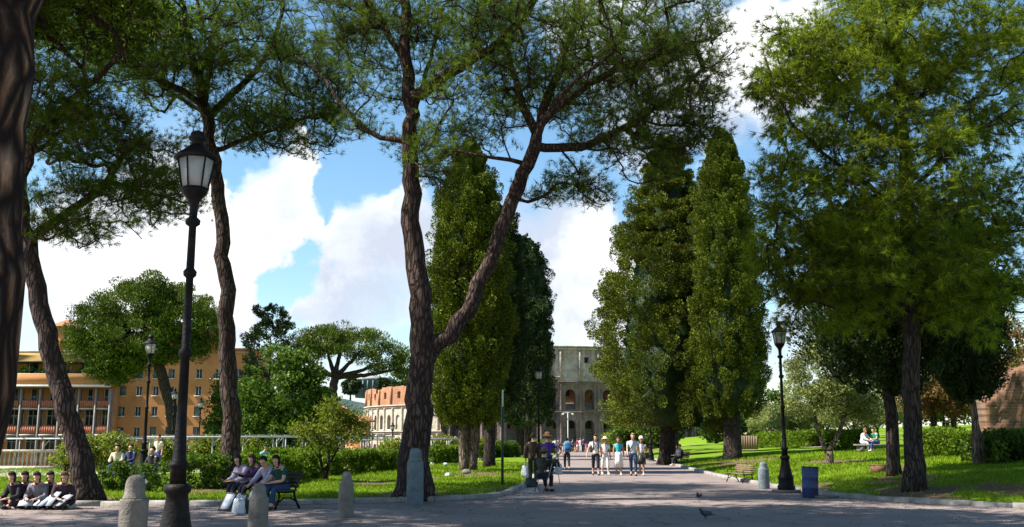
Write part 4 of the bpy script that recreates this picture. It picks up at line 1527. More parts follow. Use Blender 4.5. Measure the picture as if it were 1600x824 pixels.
tp = ells([(1390, 70, 150, 110, d - .5, 3.6, 260), (1300, 140, 90, 110, d - 1, 3, 160), (1225, 110, 55, 95, d - 1.5, 2, 80), (1207, 290, 42, 100, d - 1.4, 2, 44), (1300, 300, 90, 100, d - 1, 3, 105), (1215, 440, 40, 60, d - 1, 1.5, 26), (1345, 490, 46, 34, d - .5, 1.2, 20), (1300, 515, 24, 26, d - .6, .8, 8), (1475, 505, 40, 34, d, 1.2, 16), (1540, 520, 30, 26, d, 1, 9), (1240, 500, 26, 26, d - 1, .9, 8), (1590, 420, 50, 70, d, 2, 26), (1400, 280, 110, 130, d - 1.5, 3, 160),
           (1500, 150, 100, 130, d, 3.4, 150), (1470, 330, 80, 100, d, 3, 80), (1580, 250, 60, 150, d, 3, 90), (1235, 390, 66, 70, d - 1, 2, 70), (1275, 450, 70, 36, d - 1, 2, 46), (1350, 430, 70, 70, d - .8, 2.4, 76), (1450, 440, 60, 60, d - .8, 2.2, 56), (1500, 460, 70, 50, d, 2, 50),
           (1560, 380, 60, 80, d + .5, 2, 46), (1575, 470, 40, 40, d + .5, 1.5, 20), (1420, -70, 200, 60, d, 4, 130), (1590, 60, 70, 90, d, 3, 80)])
pine('aleppo_pine', 'lush bright pine with drooping needles and a dark straight trunk behind the road kerb', None, lm, tp, 'pine_bright', 'bark_dark', tufts=9, per=19, ln=.27, wd=.009, tw=.24, tip=.010, up=-.15, droop=.35, spread=.55, seed=9)


# ------------------------------------------------------------------ dense trees from leaf clumps
def clumps_to_leaves(cc, cr, per, ln, wd, bias, rnd=.7, shell=.55):
    """cc: clump centres, cr: radii (n,3), bias: function(centre array, out array) -> leaf direction"""
    n = len(cc)
    k = n * per
    c = np.repeat(cc, per, 0)
    r = np.repeat(cr, per, 0)
    o = unit(rng.normal(0, 1, (k, 3)))
    rad = (shell ** 3 + (1 - shell ** 3) * rng.random(k)) ** (1 / 3)
    p = c + o * rad[:, None] * r
    u = unit(bias(p, o) + rng.normal(0, rnd, (k, 3)))
    nr = unit(o + rng.normal(0, .4, (k, 3)))
    return leaves(p, u, nr, ln * rng.uniform(.6, 1.25, k), wd * rng.uniform(.7, 1.2, k))


UP = np.array([0, 0, 1.0])


def sprays(cc, ax, length, width, per, ln, wd, rnd=.38):
    """flame-shaped tufts: leaves fan out along each tuft's axis"""
    n = len(cc)
    a = np.repeat(unit(ax), per, 0)
    c = np.repeat(cc, per, 0)
    L_ = np.repeat(length, per)[:, None]
    W_ = np.repeat(width, per)[:, None]
    k = n * per
    t = rng.random((k, 1)) ** .8
    s1 = unit(np.cross(a, np.array([.31, .87, .2])))
    s2 = np.cross(a, s1)
    ph = rng.random((k, 1)) * 2 * PI
    rr = np.sqrt(.15 + .85 * rng.random((k, 1))) * W_ * np.sqrt(np.clip(.12 + t, 0, 1)) * np.sqrt(np.clip(1.02 - t ** 2.2, 0, 1))
    ro = s1 * np.cos(ph) + s2 * np.sin(ph)
    p = c + a * t * L_ + ro * rr
    u = unit(a + ro * .55 + rng.normal(0, rnd, (k, 3)))
    return leaves(p, u, unit(ro + a * t * .7 + rng.normal(0, .28, (k, 3))), ln * rng.uniform(.6, 1.25, k), wd * rng.uniform(.7, 1.2, k))


def column(label, base, height, prof, rx, mat, trunk_r, nclump=620, per=85, ln=.2, wd=.085, clear=2.0, lumps=.16, group='tall dark cypresses', name='cypress', lean=(0, 0), cr=(.62, .62, .80), bark_='bark_dark', upb=1.0, outb=.42, ragged=.0, stems=1, tk=1.0, tiers=0, core=.0):
    """cypress-like tree: prof = list of (t, relative radius)"""
    base = np.array(base, float)
    root = thing(name, label, 'tree', base, group=group)
    hc = height - clear
    t = rng.random(nclump) ** .85
    if tiers:
        t = np.clip((np.floor(t * tiers) + .5 + rng.normal(0, .17, nclump)) / tiers, 0, 1)
    a = rng.random(nclump) * 2 * PI
    pr = np.interp(t, [p[0] for p in prof], [p[1] for p in prof])
    l1 = 1 + lumps * np.sin(a * 2 + t * 9 + base[0]) + lumps * .8 * np.sin(a * 3 - t * 17 + base[1]) + lumps * .7 * np.sin(t * 43 + a * 2)
    dep = np.where(rng.random(nclump) < (.93 if core else .66), rng.uniform(.84, 1.0, nclump), rng.uniform(.15, .8, nclump)) - .08
    dep = dep + ragged * rng.random(nclump) * (rng.random(nclump) < .3)
    rr = rx * pr * l1 * dep
    cc = np.stack([np.cos(a) * rr + lean[0] * t, np.sin(a) * rr + lean[1] * t, clear + t * hc], -1)
    s = rng.uniform(.65, 1.25, nclump) * np.clip(pr + .25, .35, 1)
    out_ = np.stack([np.cos(a), np.sin(a), a * 0], -1)
    ax_ = UP * upb + out_ * outb + rng.normal(0, .18, (nclump, 3))
    v, f = sprays(cc, ax_, cr[2] * 1.25 * s * rng.uniform(.7, 1.4, nclump), cr[0] * .72 * s, per, ln, wd)
    fl = [f]
    if core:  # solid hull filling the crown, its dark colour stands for inner shade
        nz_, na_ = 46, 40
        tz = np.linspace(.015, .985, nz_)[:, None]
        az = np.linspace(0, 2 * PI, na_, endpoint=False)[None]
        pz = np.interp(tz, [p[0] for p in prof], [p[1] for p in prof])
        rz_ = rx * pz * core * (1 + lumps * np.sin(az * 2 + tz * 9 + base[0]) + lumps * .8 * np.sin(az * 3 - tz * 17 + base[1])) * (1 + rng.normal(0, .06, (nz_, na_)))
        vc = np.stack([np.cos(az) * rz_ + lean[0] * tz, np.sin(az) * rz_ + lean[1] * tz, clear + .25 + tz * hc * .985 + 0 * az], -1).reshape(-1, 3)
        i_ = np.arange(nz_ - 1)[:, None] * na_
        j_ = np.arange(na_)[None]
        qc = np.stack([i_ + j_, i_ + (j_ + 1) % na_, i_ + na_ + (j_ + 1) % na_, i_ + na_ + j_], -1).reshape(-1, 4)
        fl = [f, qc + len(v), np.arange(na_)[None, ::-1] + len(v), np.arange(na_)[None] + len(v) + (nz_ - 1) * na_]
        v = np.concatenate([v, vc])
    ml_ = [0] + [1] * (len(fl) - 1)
    link('crown', np_mesh('crown', v, fl, ml_, mats=[MAT[mat], MAT['core_shade']]), root)
    mb = MB()
    for k in range(stems):
        ox = (k - (stems - 1) / 2) * trunk_r * 1.5
        pts = [(ox * .5, 0, -.2), (ox * .6, .02, .4), (ox + .05, .05 * k, clear * .8), (ox * 1.3 + lean[0] * .3, 0, clear + hc * .3), (lean[0] * .8, lean[1] * .8, clear + hc * .85)]
        r_ = trunk_r / (1 if stems == 1 else 1.35)
        mb.tube(np.array(pts), [r_ * 1.45, r_ * 1.1, r_, r_ * .7, .03], 18, wob=.09, seed=k * 3 + base[0])
    # side branches inside the crown
    for k in range(34):
        tt_ = rng.random() ** .8 * .9
        z0 = clear + hc * tt_ * .96
        aa = rng.random() * 2 * PI
        rl = rx * np.interp(tt_, [p[0] for p in prof], [p[1] for p in prof]) * .8
        mb.tube([(lean[0] * tt_, lean[1] * tt_, z0), (math.cos(aa) * rl * .5, math.sin(aa) * rl * .5, z0 + .35), (math.cos(aa) * rl, math.sin(aa) * rl, z0 + 1.1)], [.05, .035, .012], 4)
    part('trunk', mb, MAT[bark_], root, None, True)
    return root


CYP = [(0, .45), (.06, .8), (.2, 1), (.45, .95), (.7, .72), (.88, .42), (.97, .18), (1, .05)]
CYPB = [(0, .55), (.05, .85), (.2, 1), (.6, .96), (.82, .78), (.93, .5), (1, .15)]


def height_to(base, py):
    r = ray(800, py)
    return CAMZ + base[1] * r[2] / r[1] - base[2]


def wid(base, px):
    return px / 2 * base[1] / F * 1.02


# left pair by the avenue
g = G(731, 737)
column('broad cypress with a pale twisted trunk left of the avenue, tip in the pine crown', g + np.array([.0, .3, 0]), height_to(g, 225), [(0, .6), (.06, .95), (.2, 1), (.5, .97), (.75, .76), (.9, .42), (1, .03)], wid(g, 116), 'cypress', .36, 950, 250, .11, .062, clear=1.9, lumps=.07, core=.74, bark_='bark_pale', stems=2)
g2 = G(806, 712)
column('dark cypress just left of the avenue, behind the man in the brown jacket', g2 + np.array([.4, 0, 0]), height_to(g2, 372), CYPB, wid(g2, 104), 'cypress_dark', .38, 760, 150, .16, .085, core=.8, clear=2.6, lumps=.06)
g3 = GX(848, 82)
column('narrow cypress further down the avenue on the left, half hidden behind another', g3 + np.array([-1.2, 0, 0]), height_to(g3, 470), CYPB, wid(g3, 70), 'cypress_dark', .3, 380, 70, .26, .11, clear=2.2, lumps=.12)
g4 = GX(764, 56)
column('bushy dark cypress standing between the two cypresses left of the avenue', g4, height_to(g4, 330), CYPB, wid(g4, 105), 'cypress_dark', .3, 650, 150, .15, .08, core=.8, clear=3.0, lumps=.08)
# right pair
g = G(1084, 722)
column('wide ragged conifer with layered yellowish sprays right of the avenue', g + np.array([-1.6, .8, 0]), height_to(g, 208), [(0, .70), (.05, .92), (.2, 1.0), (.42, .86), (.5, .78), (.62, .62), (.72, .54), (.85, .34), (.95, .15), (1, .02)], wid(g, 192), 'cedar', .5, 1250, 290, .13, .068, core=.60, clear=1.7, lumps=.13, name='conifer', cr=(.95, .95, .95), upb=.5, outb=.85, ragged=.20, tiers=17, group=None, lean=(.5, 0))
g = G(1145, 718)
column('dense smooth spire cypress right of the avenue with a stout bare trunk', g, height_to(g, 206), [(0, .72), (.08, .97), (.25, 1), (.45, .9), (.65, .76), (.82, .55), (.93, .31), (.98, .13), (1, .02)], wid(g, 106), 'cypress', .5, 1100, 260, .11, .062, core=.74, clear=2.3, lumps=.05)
g = GX(1052, 92)
column('dark conifer behind the layered conifer right of the avenue', g, height_to(g, 380), CYPB, wid(g, 130), 'cypress_dark', .5, 420, 70, .32, .14, clear=2.2, lumps=.15, group=None, name='conifer')
# right lawn trees
g = G(1397, 743)
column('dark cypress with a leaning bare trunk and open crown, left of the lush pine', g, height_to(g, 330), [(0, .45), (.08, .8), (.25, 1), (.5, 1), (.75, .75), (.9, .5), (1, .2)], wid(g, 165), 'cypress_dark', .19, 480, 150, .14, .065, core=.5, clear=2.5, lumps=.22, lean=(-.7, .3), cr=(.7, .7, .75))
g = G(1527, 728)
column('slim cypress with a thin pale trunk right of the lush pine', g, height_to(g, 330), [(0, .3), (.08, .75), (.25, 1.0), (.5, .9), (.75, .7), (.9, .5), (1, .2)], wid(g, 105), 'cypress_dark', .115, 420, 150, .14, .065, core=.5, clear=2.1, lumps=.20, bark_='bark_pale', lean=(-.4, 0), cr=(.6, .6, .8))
# its thin leaning companion stem
mb = MB().tube([(0, 0, -.1), (-.25, 0, 1.2), (-.55, .1, 3.0), (-.7, .1, 5)], [.10, .08, .07, .03], 8, wob=.05)
gs = G(1544, 726)
t_ = thing('sapling', 'thin bare leaning stem beside the slim cypress on the right lawn', 'tree', gs)
part('trunk', mb, MAT['bark_pale'], t_, None, True)
cc = sample_ell(40, (-.7, .1, 4.6), (.7, .7, 1.0))
v, f = clumps_to_leaves(cc, np.full((40, 3), .3), 50, .17, .07, lambda p, o: UP + o, .5)
link('crown', np_mesh('crown', v, [f], mats=[MAT['cypress_dark']]), t_)


def broad(label, base, blobs, mat, limbs=None, ln=.22, wd=.12, per=70, clump=.6, name='tree', cat='tree', group=None, bark_='bark_dark', trunk_r=.25, up=.2, hang=0., stems=1, tipn=60, fork=.3, shell=.5, flat=.7, extra=None):
    """broadleaf: blobs = (cx,cy,cz,rx,ry,rz,nclumps) relative to the base"""
    base = np.array(base, float)
    root = thing(name, label, cat, base, group=group)
    cs = []
    for b in blobs:
        p = sample_ell(b[6], b[:3], b[3:6], .55)
        cs.append(p)
    cc = np.concatenate(cs)
    s = rng.uniform(.6, 1.3, len(cc))
    crr = np.stack([clump * s, clump * s, clump * s * flat], -1)
    v, f = clumps_to_leaves(cc, crr, per, ln, wd, lambda p, o: o * .8 + UP * (up - hang), .6, shell)
    link('crown', np_mesh('crown', v, [f], mats=[MAT[mat]]), root)
    sk = Skel()
    top = np.array(blobs[0][:3], float)
    if limbs is None:
        limbs = [([(0, 0, -.15), (top[0] * .15, top[1] * .15, top[2] * .35), (top[0] * .5, top[1] * .5, top[2] * .72)], trunk_r, trunk_r * .6)]
    for k, (pts, r0, r1) in enumerate(limbs):
        sk.limb(np.array(pts, float), r0, r1, None if k == 0 else True)
    nomin = max(2, int(len(sk.paths[0][0]) * .5))
    ti = cc[rng.permutation(len(cc))[:tipn]]
    sk.grow(ti, up=.3, nomin=nomin)
    a, b_ = sk.wood(tip=.012, wob=.07)
    a.join(b_)
    part('trunk', a, MAT[bark_], root, None, True)
    return root


# far stone pines beyond the terrace (Y ~ 105 and 150)
def far_pine(label, px_base, py_base, d, trunk_px, crown, r, seed=0):
    base = P(px_base, py_base, d)
    base[2] = gz(base[0], d)
    k = d / F
    lm = [([base] + [P(x, y, d) for x, y in trunk_px], r, r * .6)]
    top = P(*trunk_px[-1], d)
    blobs = []
    for (x, y, rx, ry, n) in crown:
        c = P(x, y, d) - base
        blobs.append((c[0], c[1], c[2], rx * k, rx * k * .9 if rx * k < 6 else 6, ry * k, n))
        lm.append(([top, (top + base + c) / 2 + np.array([0, 0, -.4]), base + c - np.array([0, 0, ry * k * .3])], r * .45, r * .15))
    lm = [([np.array(p) - base for p in pts], a_, b_) for pts, a_, b_ in lm]
    return broad(label, base, blobs, 'far_pine', lm, ln=.36, wd=.10, per=150, clump=1.15, name='stone_pine', group='umbrella pines beyond the terrace', bark_='bark_pine', up=.9, tipn=90, shell=.55, flat=.62)


far_pine('umbrella pine with a broad drooping crown in front of the orange apartment block', 283, 690, 96, [(268, 640), (258, 600), (245, 560)],
         [(215, 475, 66, 40, 80), (290, 490, 55, 38, 70), (155, 515, 48, 45, 66), (220, 530, 80, 38, 80), (180, 572, 42, 26, 36), (315, 525, 36, 34, 36), (240, 452, 50, 20, 34), (265, 535, 60, 30, 56), (205, 560, 50, 26, 40), (135, 545, 30, 34, 26)], .75)
far_pine('flat-topped umbrella pine left of the amphitheatre with forking branches', 520, 690, 120, [(521, 640), (520, 606), (524, 590)],
         [(510, 535, 50, 20, 40), (565, 540, 55, 24, 44), (470, 548, 34, 20, 22), (600, 560, 32, 20, 26), (535, 522, 50, 13, 26), (625, 572, 16, 16, 8)], .8)
far_pine('small umbrella pine crown just left of the big forked trunk', 700, 690, 128, [(690, 640), (670, 600)], [(640, 568, 26, 24, 22), (668, 560, 24, 22, 20)], .45)

g = GX(440, 82)
k = g[1] / F
broad('large dark broadleaf tree right of the bowed pine trunk', g, [(0, 0, 6.2, 3.6, 3, 4.0, 120), (-2.0, 0, 4.4, 2.0, 2.2, 3.2, 60), (1.8, 0, 4.6, 2.2, 2.2, 3.6, 70), (.2, -.6, 2.6, 3.3, 2.2, 2.2, 70), (1.2, 0, 8.0, 1.8, 1.8, 1.5, 30)], 'leaf', ln=.32, wd=.17, per=85, clump=.75, trunk_r=.3)
g = GX(412, 112)
column('dark cedar top showing above the large broadleaf tree', g, height_to(g, 482), [(0, .8), (.4, 1), (.6, .8), (.75, .9), (.85, .55), (.95, .5), (1, .15)], wid(g, 74), 'cypress_dark', .4, 260, 70, .4, .16, clear=3, lumps=.2, name='cedar', group=None, cr=(1.1, 1.1, 1.2), upb=.4, outb=.9, ragged=.15)
g = GX(350, 98)
broad('dark green tree beside the orange block, behind the bowed pine', g, [(0, 0, 5.2, 2.2, 2, 3.4, 70), (.6, 0, 8.5, 2.4, 2, 2.2, 50)], 'leaf', ln=.34, wd=.17, per=75, clump=.8)

# young multi-stemmed tree on the left lawn
g = G(508, 752)
L = [([(0, 0, -.1), (.05, 0, .5), (.15, 0, 1.2), (.3, 0, 2.1)], .07, .03), ([(0, 0, .05), (-.2, .05, .9), (-.45, 0, 1.9)], .05, .02), ([(.03, 0, .2), (.35, -.1, 1.0), (.8, 0, 1.7)], .05, .02), ([(-.1, 0, .4), (-.3, -.2, 1.3), (-.8, -.2, 1.6)], .035, .015)]
broad('small leafy multi-stemmed tree on the left lawn before the hedge', g, [(.1, 0, 2.1, 1.0, .9, .7, 40), (-.75, 0, 1.75, .7, .7, .35, 22), (.85, 0, 1.8, .75, .7, .4, 24), (.1, 0, 2.75, .4, .4, .45, 12), (-.3, 0, 1.2, .8, .7, .25, 14), (.9, .2, 2.3, .5, .5, .3, 10)], 'rose', L, ln=.15, wd=.05, per=38, clump=.32, name='young_tree', bark_='bark_dark', tipn=50, up=.5)

# olives on the right lawn
g = G(1296, 727)
d = float(g[1])
L = [([(0, 0, -.1), (-.02, 0, .25), (.02, 0, .6)], .20, .16), ([(.02, 0, .5), (-.35, 0, 1.0), (-.5, .1, 1.8), (-.62, .1, 2.9)], .12, .05), ([(.02, 0, .55), (.4, 0, 1.1), (.75, 0, 1.9), (1.0, 0, 3.0)], .13, .05), ([(.7, 0, 1.8), (.55, -.2, 2.6), (.3, 0, 3.6)], .07, .03)]
broad('grey-green olive tree with a forked pale trunk, behind the blue drum', g, [(-.2, 0, 3.9, 1.5, 1.4, 1.2, 90), (-1.0, 0, 2.9, 1.0, 1.0, .9, 50), (1.0, 0, 3.0, 1.1, 1.0, .95, 55), (.0, 0, 5.0, .8, .8, .7, 30), (1.8, .2, 2.4, .7, .7, .6, 26), (.2, -.3, 2.9, 1.0, .8, .8, 40)], 'olive', L, ln=.15, wd=.045, per=75, clump=.42, name='olive_tree', group='olive trees on the right lawn', bark_='bark_pale', tipn=70, up=.3)
for k, (px, dd, w_, h_, lab) in enumerate([(1245, 92, 2.6, 4.2, 'small olive tree behind the low clipped hedge, left of the forked olive'), (1330, 88, 3.0, 4.6, 'wide olive tree behind the seated readers on the right lawn'),
                                           (1212, 112, 3.0, 4.4, 'olive tree beside the spire cypress, beyond the pale path'), (1290, 118, 3.4, 5.0, 'farthest pale olive tree up the right slope'), (1372, 104, 2.6, 4.6, 'olive tree between the leaning cypress and the lush pine trunk')]):
    g = GX(px, dd)
    L = [([(0, 0, -.1), (.05, 0, .5), (.0, 0, .9)], .16, .12), ([(0, 0, .8), (-.5, 0, 1.5), (-.9, 0, 2.2)], .09, .04), ([(0, 0, .8), (.6, 0, 1.4), (1.0, 0, 2.3)], .09, .04)]
    broad(lab, g, [(0, 0, h_ * .68, w_ * .7, w_ * .7, h_ * .3, 70), (-w_ * .45, 0, h_ * .5, w_ * .5, w_ * .5, h_ * .22, 36), (w_ * .5, 0, h_ * .52, w_ * .5, w_ * .5, h_ * .22, 36)], 'olive', L, ln=.24, wd=.08, per=60, clump=.6, name='olive_tree', group='olive trees on the right lawn', bark_='bark_dark', tipn=40)
for px, dd, w_, h_, m_, lab in [(1462, 72, 3.0, 6.4, 'russet', 'reddish-leaved tree behind the lush pine trunk'), (1492, 80, 2.8, 7.0, 'russet', 'reddish tree with a thick dark trunk left of the slim cypress'), (1590, 66, 4.2, 8.2, 'russet', 'tall russet tree above the old brick wall'),
                                (1545, 88, 3.0, 7.5, 'leaf', 'green tree behind the slim cypress on the right')]:
    g = GX(px, dd)
    broad(lab, g, [(0, 0, h_ * .66, w_ * .8, w_ * .8, h_ * .32, 90), (-w_ * .4, -.3, h_ * .45, w_ * .5, w_ * .5, h_ * .2, 36), (w_ * .4, -.3, h_ * .48, w_ * .5, w_ * .5, h_ * .2, 36)], m_, ln=.26, wd=.12, per=65, clump=.65, name='tree', group='trees at the back of the right lawn', tipn=60, trunk_r=.28)
for k, (px, dd, w_, h_, m_, lab) in enumerate([(1190, 150, 5, 8, 'leaf', 'dark tree far up the right slope beside the spire cypress'), (1120, 135, 4.5, 7, 'leaf', 'bushy green tree far behind the spire cypress trunk'), (1420, 150, 5, 9, 'leaf', 'green tree at the top of the right slope behind the readers'),
                                               (1640, 110, 5, 10, 'leaf', 'green tree at the far edge of the right lawn'), (962, 190, 3.2, 6, 'rose', 'bright shrubby tree beside the avenue, right of the far crowd'), (1265, 165, 6, 9.5, 'leaf', 'broad dark tree on the skyline left of the olives'), (1335, 172, 6, 10, 'olive', 'pale broad tree on the skyline behind the olives'), (1475, 158, 6, 9, 'leaf', 'dark tree on the skyline between the lush pine and the slim cypress'), (1530, 165, 6, 10, 'olive', 'pale tree on the skyline behind the slim cypress'), (1585, 150, 6, 10, 'leaf', 'dark tree on the skyline behind the old brick ruin'),
                                               (985, 150, 3.0, 5.0, 'leaf', 'low green tree under the layered conifer by the avenue'), (1030, 130, 3.0, 5.2, 'leaf', 'green bushy tree behind the layered conifer trunk')]):
    g = GX(px, dd)
    broad(lab, g, [(0, 0, h_ * .55, w_ * .8, w_ * .7, h_ * .42, 70), (w_ * .3, 0, h_ * .3, w_ * .7, w_ * .6, h_ * .28, 30)], m_, ln=.5, wd=.25, per=55, clump=1.1, group='trees along the back of the park', tipn=30)

# palm peeping over the russet tree
g = GX(1588, 74)
pt = thing('palm_tree', 'palm with a burst of thin fronds above the russet tree', 'tree', g)
hp = height_to(g, 505)
part('trunk', MB().tube([(0, 0, -.1), (.1, 0, hp * .5), (0, 0, hp)], [.28, .22, .2], 10), MAT['bark_dark'], pt, None, True)
mb = MB()
for k in range(26):
    a = rng.random() * 2 * PI
    e = rng.uniform(-.2, 1.3)
    n = 9
    s_ = np.linspace(0, 1, n)
    l_ = rng.uniform(1.8, 2.6)
    pts = np.stack([np.cos(a) * s_ * l_ * math.cos(e * .8), np.sin(a) * s_ * l_ * math.cos(e * .8), hp + s_ * l_ * math.sin(e) - s_ ** 2 * l_ * .55], -1)
    mb.tube(pts, np.linspace(.03, .008, n), 4)
    for m in range(1, n):
        for sd in (-1, 1):
            q_ = pts[m]
            side = np.array([-math.sin(a), math.cos(a), 0]) * sd
            tip_ = q_ + side * .45 * (1 - .5 * s_[m]) + (pts[m] - pts[m - 1]) * .8 - np.array([0, 0, .12])
            mb.add([q_ - [0, 0, .02], q_ + [0, 0, .02], tip_], [np.array([[0, 1, 2]])])
part('fronds', mb, MAT['olive'], pt)


# ------------------------------------------------------------------ hedges and shrubs
def hedge(label, p0, p1, h, w, mat='hedge', per_m=42, name='hedge', group='clipped hedges', ln=.12, wd=.075, per=60, wavy=.03, cl=.19):
    p0 = np.array(p0, float)
    p1 = np.array(p1, float)
    Lh = np.linalg.norm((p1 - p0)[:2])
    base = (p0 + p1) / 2
    h *= .86
    base[2] = min(gz(p0[0], p0[1]), gz(p1[0], p1[1]), gz(base[0], base[1]))
    ax = (p1 - p0)[:2] / Lh
    nn = np.array([-ax[1], ax[0]])
    n = int(Lh * per_m * h / .9)
    s = rng.uniform(-.5, .5, n) * Lh
    # points on the shell of a box, and some inside
    face = rng.random(n)
    u = np.where(face < .38, rng.uniform(-.5, .5, n), np.where(face < .62, -.5, np.where(face < .84, .5, rng.uniform(-.4, .4, n)))) * w
    zz = np.where(face < .38, h, rng.uniform(.1, 1, n) * h) * (1 + wavy * np.sin(s * 2.1 + h) + rng.normal(0, .025, n))
    zz -= cl * .6
    xy = base[:2] + ax * s[:, None] + nn * u[:, None]
    gzv = H(xy[:, 0], xy[:, 1])
    cc = np.concatenate([xy, (gzv + np.maximum(zz, .12))[:, None]], 1)
    v, f = clumps_to_leaves(cc - base, np.full((n, 3), cl) * rng.uniform(.7, 1.25, (n, 1)), per, ln, wd, lambda p, o: o + UP * .6, .8, .3)
    root = thing(name, label, 'hedge' if name == 'hedge' else 'shrub', base, group=group)
    link('foliage', np_mesh('foliage', v, [f], mats=[MAT[mat]]), root)
    mb = MB()
    for _ in range(int(Lh * 4)):
        sx = rng.uniform(-.5, .5) * Lh
        q_ = base[:2] + ax * sx + nn * rng.uniform(-.3, .3) * w
        z0 = gz(q_[0], q_[1]) - base[2]
        q_ = q_ - base[:2]
        mb.tube([(q_[0], q_[1], z0 - .05), (q_[0] + rng.normal(0, .1), q_[1] + rng.normal(0, .1), z0 + h * .75)], [.018, .008], 4)
    part('stems', mb, MAT['bark_dark'], root)
    return root


def gp(px, py):
    return G(px, py)


hedge('low dark hedge with gaps at the foot of the leaning pine', gp(152, 767), gp(276, 766), .95, .9, 'leaf', per_m=22, group='hedges behind the left lawn')
hedge('squarely clipped hedge just left of the bowed pine trunk', gp(284, 764), gp(348, 763), 1.15, 1.0, 'leaf', group='hedges behind the left lawn')
hedge('clipped hedge behind the bench of students', gp(372, 760), gp(492, 750), 1.1, 1.0, group='hedges behind the left lawn')
hedge('clipped hedge between the small tree and the forked pine', gp(488, 746), gp(624, 734), 1.15, 1.1, group='hedges behind the left lawn')
hedge('second clipped hedge row standing behind the students hedge', GX(395, 47), GX(500, 52), 1.25, 1.2, group='hedges behind the left lawn')
hedge('clipped hedge right of the forked pine trunk', gp(668, 728), gp(722, 722), 1.3, 1.2, group='hedges behind the left lawn')
hedge('dark hedge between the two cypresses left of the avenue', gp(742, 717), gp(800, 714), 1.5, 1.2, 'leaf', group='hedges behind the left lawn', ln=.16, wd=.1, cl=.3)
hedge('hedge beside the avenue, behind the hatted man', gp(815, 711), gp(858, 706), 1.5, 1.2, group='hedges behind the left lawn', ln=.16, wd=.1, cl=.3)
hedge('long low clipped hedge left of the forked olive', gp(1172, 699), gp(1276, 699), 1.35, 1.3, group='hedges on the right lawn', ln=.17, wd=.1, cl=.3)
hedge('clipped hedge block between the forked olive and the readers', gp(1308, 704), gp(1348, 704), 1.35, 1.6, group='hedges on the right lawn', ln=.17, wd=.1, cl=.3)
hedge('loose hedge right of the lush pine trunk', gp(1442, 711), gp(1512, 713), 1.25, 1.2, group='hedges on the right lawn', ln=.16, wd=.09, cl=.28, wavy=.1)
hedge('darker loose hedge at the right end of the lawn', gp(1540, 722), gp(1600, 724), 1.15, 1.4, 'leaf', group='hedges on the right lawn', ln=.16, wd=.09, cl=.26, wavy=.1)
hedge('round clipped bush behind the spire cypress trunk', gp(1112, 690), gp(1128, 690), 1.5, 1.8, group='hedges on the right lawn', ln=.2, wd=.12, cl=.4)
hedge('bright hedge beside the avenue beyond the walkers', gp(955, 698), gp(1010, 699), 1.4, 1.2, group='hedges on the right lawn', ln=.2, wd=.12, cl=.4)


def rosebush(label, px, d, w, h, group='climbing roses on the pergola'):
    g = GX(px, d)
    h *= .82
    root = thing('rose_bush', label, 'shrub', g, group=group)
    n = int(26 * w * h)
    cc = sample_ell(n, (0, 0, h * .6), (w / 2, .6, h * .42), .3)
    v, f = clumps_to_leaves(cc, np.full((n, 3), .28) * rng.uniform(.6, 1.3, (n, 1)), 34, .13, .085, lambda p, o: o + UP * .3, .8, .2)
    link('foliage', np_mesh('foliage', v, [f], mats=[MAT['rose']]), root)
    m = n // 3
    c = cc[:m] + unit(rng.normal(0, 1, (m, 3))) * .3
    v, f = leaves(np.repeat(c, 4, 0) + rng.normal(0, .03, (m * 4, 3)), rng.normal(0, 1, (m * 4, 3)), rng.normal(0, 1, (m * 4, 3)), np.full(m * 4, .075), .07)
    link('blossom', np_mesh('blossom', v, [f], mats=[MAT['white']]), root)
    mb = MB()
    for k in range(6):
        mb.tube([(rng.normal(0, .1), 0, -.1), (rng.normal(0, w * .15), rng.normal(0, .1), h * .4), (rng.normal(0, w * .25), rng.normal(0, .2), h * .8)], [.03, .02, .01], 5)
    part('stems', mb, MAT['bark_dark'], root, None, True)
    return root


for a_ in [('rose bush in white bloom right of the leaning pine trunk', 160, 50, 3.6, 2.2), ('thin rose bush at the leaning pine trunk', 104, 46, 1.4, 1.6), ('rose bush climbing the pergola beside the near lamp post', 250, 55, 1.8, 2.0),
           ('rose bush on the pergola left of the bowed trunk', 330, 56, 2.2, 2.3), ('rose bush on the pergola right of the bowed trunk', 388, 57, 1.6, 2.2), ('yellowish rose bush on the pergola near the dark broadleaf tree', 300, 58, 1.2, 2.0),
           ('rose bush behind the small tree on the left lawn', 452, 60, 2.4, 1.6), ('rose bush left of the forked pine trunk', 612, 64, 1.8, 2.2), ('sprawling rose bush right of the forked pine trunk', 690, 76, 2.6, 2.4), ('rose bush at the foot of the broad cypress', 668, 72, 1.6, 2.2),
           ('low rose bush left of the lamp on the avenue', 756, 74, 2.2, 2.2), ('rose bush before the little tile-roofed pavilion', 560, 70, 2.4, 1.6)]:
    rosebush(*a_)

# far tree masses on the hill behind the amphitheatre
def far_ball(label, px, py, d, rx, ry, m_='cypress_dark'):
    c = P(px, py, d)
    k = d / F
    base = np.array([c[0], d, c[2] - ry * k - 3])
    broad(label, base, [(0, 0, ry * k + 3, rx * k, rx * k, ry * k, 40)], m_, ln=2.2, wd=1.1, per=60, clump=rx * k * .35, group='dark trees on the far hill', tipn=12, trunk_r=.6)


far_ball('round dark tree beside the drum building on the hill', 598, 600, 620, 8, 11)
far_ball('dark tree on the far hill right of the round tree', 615, 607, 620, 9, 9)
far_ball('dark tree on the far hill left of the drum building', 548, 604, 620, 14, 14)
far_ball('pointed dark tree on the far hill beyond the brick top', 609, 600, 640, 4, 10)
far_ball('dark tree mass rising over the ruin wall beside the forked trunk', 632, 608, 600, 14, 10)

# ------------------------------------------------------------------ street furniture


